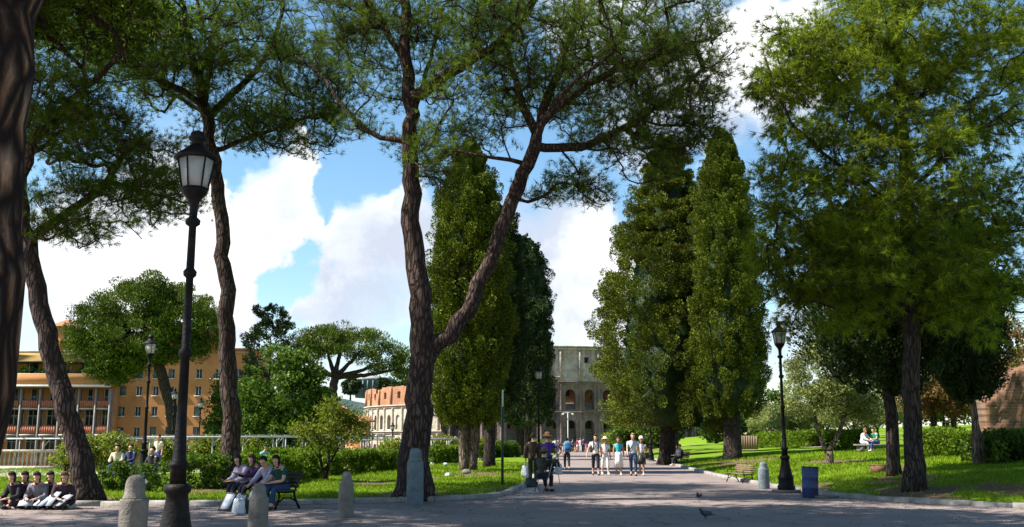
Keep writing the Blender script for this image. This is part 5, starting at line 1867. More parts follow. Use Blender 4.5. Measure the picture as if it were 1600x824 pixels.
def lamp_parts(root, s=1.0):
    """cast iron park lamp 5.3 m tall with a six-sided tapered lantern"""
    mb = MB().box((0, 0, .04), (.62 * s, .62 * s, .10))
    part('plinth', mb, MAT['stone'], root)
    mb = MB().lathe([(.255, .09), (.27, .12), (.27, .20), (.235, .24), (.235, .42), (.25, .46), (.22, .50), (.20, .56), (.165, .72), (.13, .92), (.12, 1.02), (.15, 1.05), (.155, 1.10), (.12, 1.14)], 20)
    part('base', mb, MAT['iron'], root, None, True)
    mb = MB().lathe([(.095, 1.12), (.088, 1.30), (.115, 1.33), (.115, 1.37), (.078, 1.41), (.058, 1.9), (.052, 2.6), (.075, 2.62), (.075, 2.68), (.049, 2.71), (.044, 3.55), (.075, 3.58), (.08, 3.63), (.048, 3.67), (.044, 4.18), (.085, 4.21), (.09, 4.26), (.048, 4.30),
                     (.05, 4.42), (.07, 4.50), (.13, 4.58), (.155, 4.62), (.155, 4.645), (.05, 4.65)], 16)
    part('post', mb, MAT['iron'], root, None, True)
    lan = MB()
    n = 6
    for k in range(n):
        a = k * 2 * PI / n + .3
        lan.tube([(.15 * math.cos(a), .15 * math.sin(a), 4.64), (.215 * math.cos(a), .215 * math.sin(a), 5.03)], .011, 6)
    lan.lathe([(.152, 4.645), (.165, 4.645), (.165, 4.665), (.152, 4.665)], 6, rot=.3)
    part('lantern_frame', lan, MAT['iron'], root)
    gl = MB().lathe([(.142, 4.655), (.205, 5.02)], 6, rot=.3)
    part('lantern_glass', gl, MAT['glass'], root)
    cap = MB().lathe([(.21, 5.02), (.262, 5.02), (.265, 5.045), (.235, 5.075), (.16, 5.13), (.12, 5.17), (.075, 5.20), (.07, 5.25), (.105, 5.27), (.11, 5.30), (.085, 5.32), (.08, 5.36), (.03, 5.385), (.001, 5.39)], 18)
    part('lantern_cap', cap, MAT['iron'], root, None, True)


LG = 'iron park lamps'
lx, ly = P(276, 790, 11.75)[0], 11.75
lamp = thing('street_lamp', 'tall near black iron lamp with six-sided lantern between two stone posts', 'lamp', (lx, ly, 0), 0, LG)
lamp_parts(lamp)
for loc, lab in [(G(1229, 770), 'black iron lamp at the right kerb between the stone post and the blue drum'), (GX(222, 37.2), 'black iron lamp behind the dark hedge in front of the orange block'), (GX(847, 50) + np.array([-.15, 0, 0]), 'iron lamp in front of the dark cypress on the left of the avenue'),
                 (G(1017, 721), 'iron lamp on the right of the avenue whose lantern is hidden in the layered conifer'), (GX(266, 66), 'small distant lamp with a pale lantern next to the near lamp post'), (GX(308, 74), 'small distant dark lamp in front of the right end of the orange block'),
                 (GX(612, 104), 'distant lamp before the brick and travertine ruin'), (GX(578, 118), 'distant lamp over the tile-roofed pavilion'), (GX(697, 92), 'distant lamp post right of the forked pine'), (GX(1356, 92), 'distant lamp on the right lawn behind the readers')]:
    copy_tree(lamp, loc, rng.random(), lab, LG)
# tall two-globe lamp at the far end of the avenue
g = GX(888, 205)
t = thing('double_lamp', 'pale tall lamp with two arms at the far end of the avenue', 'lamp', g)
hh = height_to(g, 645)
part('post', MB().tube([(0, 0, 0), (0, 0, hh)], [.16, .10], 8), MAT['concrete'], t)
part('arm', MB().tube([(-1.0, 0, hh - .1), (0, 0, hh), (1.0, 0, hh - .1)], .06, 6), MAT['concrete'], t)
for sg in (-1, 1):
    part('globe', MB().ball((sg * 1.0, 0, hh - .28), (.28, .28, .2)), MAT['glass'], t, None, True)

# stone posts ("colonnotti")


def stone_post(label, loc, h, r, mat='stone', rz=0, group='stone posts along the road', sq=1.0, neck=.60, slab=False):
    o = thing('stone_post', label, 'bollard', loc, rz, group)
    hs = h * (.74 if not slab else .77)
    if slab:
        body = [(r * .98, -.1), (r, .02), (r * .97, hs - .05), (r * .93, hs - .02)]
    else:
        body = [(r * 1.0, -.1), (r * 1.01, .05), (r * .99, hs * .5), (r * .985, hs - .05), (r * .985, hs - .022), (r * .98, hs - .014), (r * .955, hs - .002), (r * .94, hs), (r * .88, hs + .001)]
    seg = 8 if slab else 28
    mb = MB().lathe(body + [(r * .84, hs + .004)], seg, sq=sq, rot=PI / 8 if slab else 0)
    for k in range(len(mb.v)):
        mb.v[k] = mb.v[k] + rng.normal(0, .0012, mb.v[k].shape)
    part('shaft', mb, MAT[mat], o, None, not slab)
    k_ = h - hs
    n2 = [(r * .86, hs + .002), (r * .80, hs + k_ * .08), (r * .72, hs + k_ * .20), (r * .685, hs + k_ * .42), (r * .665, hs + k_ * .62), (r * .59, hs + k_ * .80), (r * .44, hs + k_ * .93), (r * .22, hs + k_ * .985), (r * .02, h)]
    mb = MB().lathe(n2, 28, sq=min(1, sq * 1.1))
    part('cap', mb, MAT[mat], o, None, True)
    return o


def postloc(px, d):
    g = GX(px, d)
    return (g[0], g[1], 0)


def hz(py, d):
    r = ray(800, py)
    return CAMZ + d * r[2] / r[1]


stone_post('stout rounded stone post nearest us, left of the near lamp', postloc(203, 13.2), hz(742, 13.2), 21.5 * 13.2 / F)
stone_post('rounded stone post in front of the students bench', postloc(402, 17.2), hz(755, 17.2), 15 * 17.2 / F)
stone_post('slim rounded stone post standing alone on the tarmac between bench and forked pine', tuple(G(540, 809)), hz(737, G(540, 809)[1]), 11.6 * G(540, 809)[1] / F)
g = G(648, 789)
stone_post('tall blue-grey stone post with flat sides before the forked pine', (g[0], g[1], 0), hz(700, g[1]), 13.6 * g[1] / F, 'blue_stone', .2, sq=.85, slab=True)
g = G(1194, 764)
stone_post('stone post with blue stain at the right kerb beside the empty bench', g, hz(722, g[1]) - g[2], 8.4 * g[1] / F, 'blue_stone')
g = G(1038, 727)
stone_post('dark pointed stone post at the right edge of the avenue near the seated couple', g, .95 * .95 + .1, .2, 'bark_dark', 0)

# benches


def bench_parts(root, wood, L_=1.75):
    """park bench facing -Y: cast ends, slatted seat and back"""
    for sg in (-1, 1):
        x = sg * (L_ / 2 - .12)
        mb = MB()
        mb.tube([(x, -.34, .0), (x, -.27, .16), (x, -.22, .30), (x, -.26, .40)], [.03, .024, .024, .028], 8)
        mb.tube([(x, .36, .0), (x, .27, .16), (x, .20, .30), (x, .19, .42)], [.03, .024, .024, .028], 8)
        mb.tube([(x, -.27, .16), (x, -.1, .26), (x, .1, .26), (x, .27, .16)], .02, 8)
        mb.tube([(x, -.30, .41), (x, 0, .39), (x, .2, .40), (x, .28, .60), (x, .36, .84)], .024, 8)
        mb.tube([(x, .27, .60), (x, .05, .61), (x, -.22, .62), (x, -.29, .57), (x, -.26, .40)], .02, 8)
        part('end_frame', mb, MAT['iron'], root, None, True)
    mb = MB()
    for k in range(5):
        mb.box((0, -.28 + k * .108, .435 - .012 * math.sin(k / 4 * PI)), (L_, .082, .034))
    part('seat', mb, MAT[wood], root)
    mb = MB()
    for k in range(4):
        t_ = k / 3
        b_ = MB().box((0, 0, 0), (L_, .03, .08)).xf(Matrix.Translation((0, .225 + .115 * t_, .53 + .285 * t_)) @ Matrix.Rotation(R(-18), 4, 'X'))
        mb.join(b_)
    part('backrest', mb, MAT[wood], root)


b1 = thing('park_bench', 'dark park bench carrying four students near the left kerb', 'bench', bg, BRZ, 'slatted park benches')
bench_parts(b1, 'dark_wood', 2.1)
g = G(1157, 754)
bs_ = .78
b2 = thing('park_bench', 'empty brown slatted bench with black iron ends at the right kerb', 'bench', g, R(-72), 'slatted park benches')
bench_parts(b2, 'wood', 1.75)
b2.scale = (bs_, bs_, bs_)
b3 = copy_tree(b2, cg, R(-78), 'slatted bench further along the right kerb with a couple sitting on it', 'slatted park benches')
b3.scale = (1, 1, 1)

# blue drum bin
g = G(1266, 778)
bn = thing('rubbish_drum', 'battered blue metal drum used as a litter bin, right of the iron lamp', 'litter bin', (g[0], g[1], g[2]))
Lm = Matrix.Rotation(R(2.5), 4, 'Y')
rb, hb_ = .225, .86
mb = MB().lathe([(rb * .96, 0), (rb, .02), (rb * 1.0, .27), (rb * 1.03, .285), (rb * 1.0, .30), (rb * 1.01, .56), (rb * 1.04, .575), (rb * 1.01, .59), (rb * 1.04, hb_ - .02), (rb * 1.06, hb_ - .005), (rb * 1.0, hb_), (rb * .97, hb_ - .02), (rb * .94, .1)], 28).xf(Lm)
part('barrel', mb, MAT['blue_metal'], bn, None, True)
mb = MB().tube([(rb * 1.05 * math.cos(a), rb * 1.05 * math.sin(a), hb_) for a in np.linspace(0, 2 * PI, 25)], .012, 6).xf(Lm)
part('rim', mb, MAT['iron'], bn, None, True)
mb = MB().ball((0, 0, hb_ - .16), (rb * .9, rb * .9, .12), 14, 8).xf(Lm)
part('rubbish', mb, cloth((.03, .03, .035)), bn, None, True)
# stone slab foot beside the drum
g = G(1286, 778)
solo('stone_slab', MB().box((0, 0, .03), (.7, .5, .07)), MAT['stone'], 'flat pale stone slab lying beside the blue drum', 'slab', g, .3)
# box on the lawn
g = G(1373, 740)
bx = thing('utility_box', 'small rust-brown box sitting in the grass left of the dark leaning trunk', 'box', g, R(8))
part('body', MB().box((0, 0, .13), (.46, .3, .28)), MAT['rust'], bx)
part('lid', MB().box((0, 0, .285), (.49, .33, .03)), MAT['rust'], bx)
# thin sign post edge on
g = G(785, 760)
sp = thing('sign_post', 'slim dark green post with a sign seen edge-on, by the left kerb corner', 'sign', g)
hs_ = height_to(g, 610)
part('post', MB().tube([(0, 0, -.05), (0, 0, hs_)], .045, 10), MAT['green_iron'], sp)
part('plate', MB().box((.0, .0, hs_ - .28), (.03, .5, .56), R(4)), MAT['white'], sp)
# light gutter patch at the corner of the kerb
g = G(818, 765)
a_ = np.array([[g[0] - .35, g[1] - 2.2, .005], [g[0] + .45, g[1] - 2.2, .005], [g[0] + .55, g[1] + 1.6, .005], [g[0] - .05, g[1] + 1.6, .005]])
struct('gutter_sand', MB().add(a_, [np.array([[0, 1, 2, 3]])]), MAT['dirtpath'])
# litter
for px, py, lab in [(676, 727, 'crumpled white paper on the grass at the hedge foot'), (697, 728, 'pale plastic bottle heap on the grass right of the forked pine'), (699, 746, 'tiny white scrap of paper on the sunny lawn')]:
    g = G(px, py)
    mb = MB().ball((0, 0, .07), (.16, .12, .09), 9, 6)
    mb.v[0] += rng.normal(0, .03, mb.v[0].shape)
    solo('paper_scrap', mb, MAT['paper'], lab, 'litter', g, 0, 'litter on the lawn')
g = G(729, 741)
mb = MB().ball((0, 0, .08), (.22, .16, .14), 12, 8)
mb.v[0] += rng.normal(0, .012, mb.v[0].shape)
solo('rock', mb, MAT['stone'], 'pale rock at the foot of the broad cypress', 'rock', g, 0, None, True)


# pigeons
def pigeon(label, px, py, rz, s=1.0):
    g = G(px, py)
    o = thing('pigeon', label, 'bird', (g[0], g[1], 0), rz, 'pigeons on the tarmac')
    s *= .78
    sk = {'tail': (V(0, .17, .105), .020), 'rump': (V(0, .09, .125), .045), 'body': (V(0, .0, .135), .066), 'breast': (V(0, -.075, .15), .055), 'neck': (V(0, -.11, .205), .030), 'head': (V(0, -.125, .245), .027), 'beak': (V(0, -.175, .24), .006)}
    sk.update({'hl': (V(.03, .0, .09), .018), 'kl': (V(.032, .015, .05), .007), 'fl': (V(.032, 0, .006), .006), 'hr': (V(-.03, .0, .09), .018), 'kr': (V(-.032, .015, .05), .007), 'fr': (V(-.032, 0, .006), .006)})
    sk = {k: (v * s, r_ * s) for k, (v, r_) in sk.items()}
    skin_mesh('body', sk, [('tail', 'rump'), ('rump', 'body'), ('body', 'breast'), ('breast', 'neck'), ('neck', 'head'), ('head', 'beak'), ('body', 'hl'), ('hl', 'kl'), ('kl', 'fl'), ('body', 'hr'), ('hr', 'kr'), ('kr', 'fr')], 'body', cloth((.03, .032, .04), .5), o)
    for sg in (-1, 1):
        mb = MB().ball((sg * .058 * s, .04 * s, .145 * s), (.02 * s, .13 * s, .05 * s), 10, 8)
        part('wing', mb, cloth((.06, .065, .075), .6), o, None, True)
    mb = MB().box((0, .21 * s, .10 * s), (.07 * s, .11 * s, .012 * s))
    part('tail_feathers', mb, cloth((.02, .02, .025)), o)


pigeon('dark pigeon standing on the tarmac, the farther of the two', 1092, 781, R(-30), 1.05)
pigeon('grey pigeon on the tarmac nearest the bottom edge, turned to the left', 1102, 812, R(-70), 1.15)
flush()

# ------------------------------------------------------------------ terrace: balustrade and pergola
d = 53.0
ba, bb = GX(-40, d), GX(101, d)
bl = thing('balustrade', 'pale stone balustrade with turned balusters at the far left of the terrace', 'balustrade', ((ba[0] + bb[0]) / 2, d, (ba[2] + bb[2]) / 2))
L_ = bb[0] - ba[0]
zt = hz(703, d) - bl.location.z
part('rail', MB().box((0, 0, zt - .06), (L_ + .3, .34, .14)), MAT['trav_pale'], bl)
part('base', MB().box((0, 0, .11), (L_ + .2, .32, .26)), MAT['trav_pale'], bl)
n = int(L_ / .235)
for k in range(n):
    x = -L_ / 2 + (k + .5) * L_ / n
    h0, h1 = .24, zt - .13
    pr = [(.05, 0), (.06, .06), (.035, .14), (.075, .38), (.07, .5), (.03, .82), (.05, .92), (.05, 1)]
    part('baluster', MB().lathe([(a, h0 + b * (h1 - h0)) for a, b in pr], 8, (x, 0, 0)), MAT['trav_pale'], bl, None, True)
part('pier', MB().box((L_ / 2 + .28, 0, zt / 2), (.44, .42, zt + .1)), MAT['trav_pale'], bl)
# terrace pavement in front of it
a_, b_ = GX(-60, 45), GX(215, 45)
c_, e_ = GX(-60, 52), GX(200, 52)
xs = np.linspace(0, 1, 20)
rows = []
for t_ in np.linspace(0, 1, 8):
    y_ = 44 + t_ * 8.6
    x0, x1 = -26, -17.5 + t_ * -.5
    xx = x0 + (x1 - x0) * xs
    rows.append(np.stack([xx, np.full(20, y_), H(xx, np.full(20, y_)) + .04], -1))
v = np.concatenate(rows)
i = np.arange(7)[:, None] * 20
j = np.arange(19)[None]
struct('terrace_pavement', MB().add(v, [np.stack([i + j, i + j + 1, i + 21 + j, i + 20 + j], -1).reshape(-1, 4)]), MAT['concrete'])


def pergola(label, x0, x1, y0, y1, ztop, n, depth=2.4, mat='pergola_grey'):
    root = thing('pergola', label, 'pergola', ((x0 + x1) / 2, (y0 + y1) / 2, gz((x0 + x1) / 2, (y0 + y1) / 2)), 0, 'iron pergolas on the rose terrace')
    o = np.array(root.location)
    for row in (0, depth):
        for k in range(n):
            t_ = k / (n - 1)
            x, y = x0 + (x1 - x0) * t_, y0 + (y1 - y0) * t_ + row
            z = gz(x, y)
            part('post', MB().tube([np.array([x, y, z - .1]) - o, np.array([x, y, ztop]) - o], .035, 6), MAT[mat], root)
            if row == 0:
                part('bracket', MB().tube([np.array([x, y, ztop - .45]) - o, np.array([x + .35, y, ztop - .03]) - o], .022, 5), MAT[mat], root)
        part('beam', MB().box(((x0 + x1) / 2 - o[0], (y0 + y1) / 2 + row - o[1], ztop + .04 - o[2]), (math.hypot(x1 - x0, y1 - y0) + .5, .09, .09), math.atan2(y1 - y0, x1 - x0)), MAT[mat], root)
    for k in range(n * 2):
        t_ = (k + .3) / (n * 2)
        x, y = x0 + (x1 - x0) * t_, y0 + (y1 - y0) * t_
        part('rafter', MB().box((x - o[0], y + depth / 2 - o[1], ztop + .125 - o[2]), (.05, depth + .6, .06)), MAT[mat], root)


pergola('pale iron pergola at the left end of the rose terrace behind the balustrade', -29, -16.5, 57, 57, 1.62, 6)
pergola('pale iron pergola with roses before the orange block', -19.4, -10.2, 54, 57, 1.72, 7)
pergola('pale iron pergola behind the students hedge', -15.8, -8.2, 60, 66, 1.75, 6)
pergola('grey iron pergola frame before the tile-roofed pavilion', -11.5, -7.2, 70, 73, 1.55, 5, mat='concrete')
pergola('pale iron pergola right of the forked pine among roses', -5.6, -2.6, 70, 74, 1.62, 4)

# ------------------------------------------------------------------ the orange apartment block
dB = 150.0
x0, x1 = P(150, 600, dB)[0], P(392, 600, dB)[0]
zb = -9.0
ztop = P(330, 549, dB)[2]
bk = thing('apartment_block', 'long orange apartment block with rows of shuttered windows, behind the umbrella pine', 'building', ((x0 + x1) / 2, dB, zb))
O = np.array(bk.location)
W_ = x1 - x0
# windows as openings: wall is made of strips between the openings
rows_ = [P(300, y, dB)[2] - zb for y in (584, 611, 643, 675)]
cols_ = [P(x, 640, dB)[0] - O[0] for x in (164, 190, 215, 241, 265, 287, 308)]
ww, wh = .92, 1.45
cols_ += []
balc_col = P(338, 640, dB)[0] - O[0]
allc = cols_ + [balc_col, balc_col + 3.0]
H_ = ztop - zb
mb = MB()
xs_ = [-W_ / 2]
for c in sorted(allc):
    xs_ += [c - ww / 2, c + ww / 2]
xs_.append(W_ / 2)
zs_ = [0]
for r_ in sorted(rows_):
    zs_ += [r_ - wh / 2, r_ + wh / 2]
zs_.append(H_)
for a in range(len(xs_) - 1):
    for b in range(len(zs_) - 1):
        if a % 2 == 1 and b % 2 == 1:
            continue
        mb.add([[xs_[a], 0, zs_[b]], [xs_[a + 1], 0, zs_[b]], [xs_[a + 1], 0, zs_[b + 1]], [xs_[a], 0, zs_[b + 1]]], [np.array([[0, 1, 2, 3]])])
        # reveals
for a in range(1, len(xs_) - 1, 2):
    for b in range(1, len(zs_) - 1, 2):
        X0, X1, Z0, Z1, dp = xs_[a], xs_[a + 1], zs_[b], zs_[b + 1], .3
        mb.add([[X0, 0, Z0], [X1, 0, Z0], [X1, 0, Z1], [X0, 0, Z1], [X0, dp, Z0], [X1, dp, Z0], [X1, dp, Z1], [X0, dp, Z1]], [np.array([[0, 4, 5, 1], [1, 5, 6, 2], [2, 6, 7, 3], [3, 7, 4, 0]])])
mb.box((-W_ / 2 + .01, 6, H_ / 2), (.02, 12, H_))
mb.box((W_ / 2 - .01, 6, H_ / 2), (.02, 12, H_))
mb.box((0, 12, H_ / 2), (W_, .02, H_))
part('wall', mb, MAT['orange'], bk)
part('roof', MB().box((0, 5.7, H_ + .2), (W_ + .6, 13.2, .36)), MAT['tile'], bk)
part('cornice', MB().box((0, -.12, H_ - .12), (W_ + .6, .5, .22)), MAT['concrete'], bk)
kinds = rng.integers(0, 3, 60)
q_ = 0
for c in allc:
    for r_ in rows_:
        q_ += 1
        fr = MB()
        for (cx, cz, sx, sz) in ((0, wh / 2 - .04, ww, .08), (0, -wh / 2 + .04, ww, .08), (-ww / 2 + .04, 0, .08, wh - .16), (ww / 2 - .04, 0, .08, wh - .16), (0, 0, .06, wh - .16)):
            fr.box((c + cx, .22, r_ + cz), (sx, .07, sz))
        w = part('window', fr, MAT['white'], bk)
        part('pane', MB().box((c, .262, r_), (ww, .01, wh)), MAT['pane'], w)
        part('sill', MB().box((c, -.05, r_ - wh / 2 - .04), (ww + .2, .26, .08)), MAT['white'], w)
        k = kinds[q_ % 60]
        if k == 0:
            part('shutter', MB().box((c, .12, r_), (ww - .02, .05, wh - .02)), MAT['shutter'], w)
        elif k == 1:
            part('shutter', MB().box((c - ww * .27, .10, r_), (ww * .44, .05, wh - .02)), MAT['shutter'], w)
for r_ in (rows_[1], rows_[0], rows_[3]):
    bf = MB().box((balc_col + 1.4, -.55, r_ - wh / 2 - .15), (4.6, 1.1, .16))
    b_ = part('balcony', bf, MAT['concrete'], bk)
    rl = MB()
    for k in range(24):
        rl.box((balc_col - .85 + k * .196, -1.06, r_ - wh / 2 + .38), (.03, .03, .9))
    rl.box((balc_col + 1.4, -1.06, r_ - wh / 2 + .85), (4.6, .05, .05))
    part('railing', rl, MAT['iron'], b_)
# set-back upper storey and roof tower
ux0, ux1 = P(300, 530, dB + 5)[0] - O[0], P(345, 530, dB + 5)[0] - O[0]
uz = P(320, 515, dB + 5)[2] - zb
part('penthouse', MB().box(((ux0 + ux1) / 2 - 3, 5, (H_ + .38 + uz) / 2), (ux1 - ux0 + 6, 6, uz - H_ - .38)), MAT['orange'], bk)

# the left wing with balconies
dL = 146.5
lx0, lx1 = P(-60, 600, dL)[0], P(174, 600, dL)[0]
zt = P(100, 584, dL)[2]
wb = thing('balcony_block', 'orange block with pale vertical fins and red balcony panels at the far left', 'building', ((lx0 + lx1) / 2, dL, zb), R(3))
O = np.array(wb.location)
W2 = lx1 - lx0
Z = lambda y: P(100, y, dL)[2] - zb
XX = lambda x: P(x, 640, dL)[0] - O[0]
part('wall', MB().box((0, 2.9, Z(603) / 2), (W2, 2.8, Z(603))), MAT['orange'], wb)
part('parapet', MB().box((0, 1.5, (Z(603) + Z(586)) / 2), (W2 + .2, 5.4, Z(586) - Z(603))), MAT['orange'], wb)
part('cornice', MB().box((0, -1.32, Z(604)), (W2 + .3, .5, .32)), MAT['white'], wb)
part('coping', MB().box((0, -1.2, Z(586) + .06), (W2 + .3, .5, .12)), MAT['white'], wb)
for k, x in enumerate((-36, 7, 36, 65, 95, 124, 150, 172)):
    part('fin', MB().box((XX(x), -.6, Z(604) / 2 - .2), (.20, 1.0, Z(604) - .4)), MAT['fin'], wb)
fx = [-36, 7, 36, 65, 95, 124, 150, 172]
for a in range(len(fx) - 1):
    c = (XX(fx[a]) + XX(fx[a + 1])) / 2
    w_ = XX(fx[a + 1]) - XX(fx[a]) - .55
    for (y0_, y1_) in ((626, 639), (666, 680)):
        zz0, zz1 = Z(y1_), Z(y0_)
        b_ = part('balcony', MB().box((c, .1, zz0), (w_, 2.5, .22)), MAT['concrete'], wb)
        pn = MB()
        for k in range(7):
            pn.box((c - w_ / 2 + (k + .5) * w_ / 7, -1.0, (zz0 + zz1) / 2 + .1), (w_ / 7 - .06, .05, zz1 - zz0 - .25))
        part('panel', pn, MAT['brickred'], b_)
        part('rail', MB().box((c, -1.0, zz1 + .02), (w_, .07, .06)), MAT['iron'], b_)
    for (y0_, y1_, wf) in ((608, 638, .38), (641, 664, .95), (682, 704, .95)):
        zz0, zz1 = Z(y1_), Z(y0_)
        ww_ = w_ * wf
        cx = c - (w_ - ww_) / 2 * .7
        f = part('window', MB().box((cx, 1.47, (zz0 + zz1) / 2), (ww_, .07, zz1 - zz0)), MAT['pane'], wb)
        m_ = MB()
        nb = 3 if wf > .5 else 1
        for k in range(nb + 1):
            m_.box((cx - ww_ / 2 + k * ww_ / nb, 1.40, (zz0 + zz1) / 2), (.09, .08, zz1 - zz0))
        m_.box((cx, 1.385, zz0 + (zz1 - zz0) * .62), (ww_, .06, .08))
        part('frame', m_, MAT['concrete'], f)
# roof terrace storey
uz0, uz1, uz2 = Z(586), Z(566), Z(549)
part('roof_storey', MB().box((-1, 4.6, (uz0 + uz2) / 2), (W2 - 4, 3, uz2 - uz0)), MAT['yellow'], wb)
part('roof', MB().box((-1, 4.4, uz2 + .15), (W2 - 2.6, 4.4, .3)), MAT['concrete'], wb)
part('awning', MB().box((0, 1.2, uz1 + .05), (W2 - 3, 3.6, .14)), MAT['dark_wood'], wb)
for k in range(10):
    xk = -W2 / 2 + 2 + k * (W2 - 4) / 9
    part('awning_post', MB().box((xk, -.4, (uz0 + uz1) / 2), (.12, .12, uz1 - uz0 - .02)), MAT['dark_wood'], wb)
    if k % 2:
        part('window', MB().box((xk + 1, 3.06, (uz0 + uz1) / 2 + .1), (1.5, .06, 1.7)), MAT['pane'], wb)
cc = np.stack([rng.uniform(-W2 / 2 + 1, W2 / 2 - 1, 70), np.full(70, .0) + rng.normal(0, .3, 70), uz0 + rng.uniform(-.1, .9, 70)], -1)
v, f = clumps_to_leaves(cc, np.full((70, 3), .45), 22, .4, .22, lambda p, o: o + UP * .3, .7, .2)
tr_ = thing('planter_greenery', 'green plants trailing along the roof terrace of the left block', 'plants', O, R(3))
link('foliage', np_mesh('foliage', v, [f], mats=[MAT['leaf']]), tr_)
# small roof tower
tx = P(104, 520, dL + 12)
tw_ = thing('roof_tower', 'little orange roof tower with a tiled cap behind the umbrella pine', 'tower', (tx[0], dL + 12, P(100, 552, dL + 12)[2]))
th_ = P(100, 512, dL + 12)[2] - tw_.location.z
part('wall', MB().box((0, 0, th_ / 2), (3.0, 3.0, th_)), MAT['orange'], tw_)
part('roof', MB().lathe([(2.9, th_), (2.75, th_ + .15), (.05, th_ + 1.3)], 4, rot=PI / 4), MAT['tile'], tw_)
part('antenna', MB().tube([(.5, 0, th_), (.5, 0, th_ + 4)], .05, 5).box((.5, 0, th_ + 3.6), (2.4, .05, .05)).box((.5, 0, th_ + 3.2), (1.6, .05, .05)), MAT['iron'], tw_)

# ------------------------------------------------------------------ tile-roofed pavilion and small house before the ruin
pv = P(560, 660, 170)
pz = -9.0
po = thing('pavilion', 'little orange pavilion with a low tiled roof in front of the ruin', 'building', (pv[0], 170, pz))
ph = P(560, 659, 170)[2] - pz
part('wall', MB().box((0, 0, ph / 2), (3.6, 3.6, ph)), MAT['orange'], po)
part('roof', MB().lathe([(3.9, ph - .05), (3.8, ph + .1), (2.2, ph + .85), (.05, ph + 1.15)], 4, rot=PI / 4 + .2), MAT['tile'], po)
for sx in (-.9, .5):
    part('window', MB().box((sx, -1.83, ph - 1.6), (.6, .07, 1.6)), MAT['pane'], po)
hv = P(523, 640, 190)
ho = thing('house', 'small yellow gabled house glimpsed under the flat-topped umbrella pine', 'building', (hv[0] - 1, 190, -9))
hz_ = P(523, 640, 190)[2] + 9
hr = P(517, 628, 190)[2] + 9
part('wall', MB().box((0, 3, hz_ / 2), (6.4, 6, hz_)), MAT['yellow'], ho)
part('gable', MB().add([[-3.2, -.002, hz_], [3.2, -.002, hz_], [0, -.002, hr], [-3.2, 5.99, hz_], [3.2, 5.99, hz_], [0, 5.99, hr]], [np.array([[0, 1, 2], [3, 5, 4]])]), MAT['yellow'], ho)
part('roof', MB().add([[-3.6, -.4, hz_ - .1], [0, -.4, hr + .08], [0, 6.4, hr + .08], [-3.6, 6.4, hz_ - .1], [3.6, -.4, hz_ - .1], [3.6, 6.4, hz_ - .1]], [np.array([[0, 1, 2, 3], [1, 4, 5, 2]])]), MAT['tile'], ho)

# ------------------------------------------------------------------ the amphitheatre
EC = np.array([P(826, 640, 470)[0], 470.0])
ZB = -11.0
am = thing('amphitheatre', 'huge ruined stone amphitheatre with tiers of arches at the end of the avenue', 'amphitheatre', (EC[0], EC[1], ZB))


def ell(a, A, B):
    return np.array([A * math.cos(a), B * math.sin(a)])


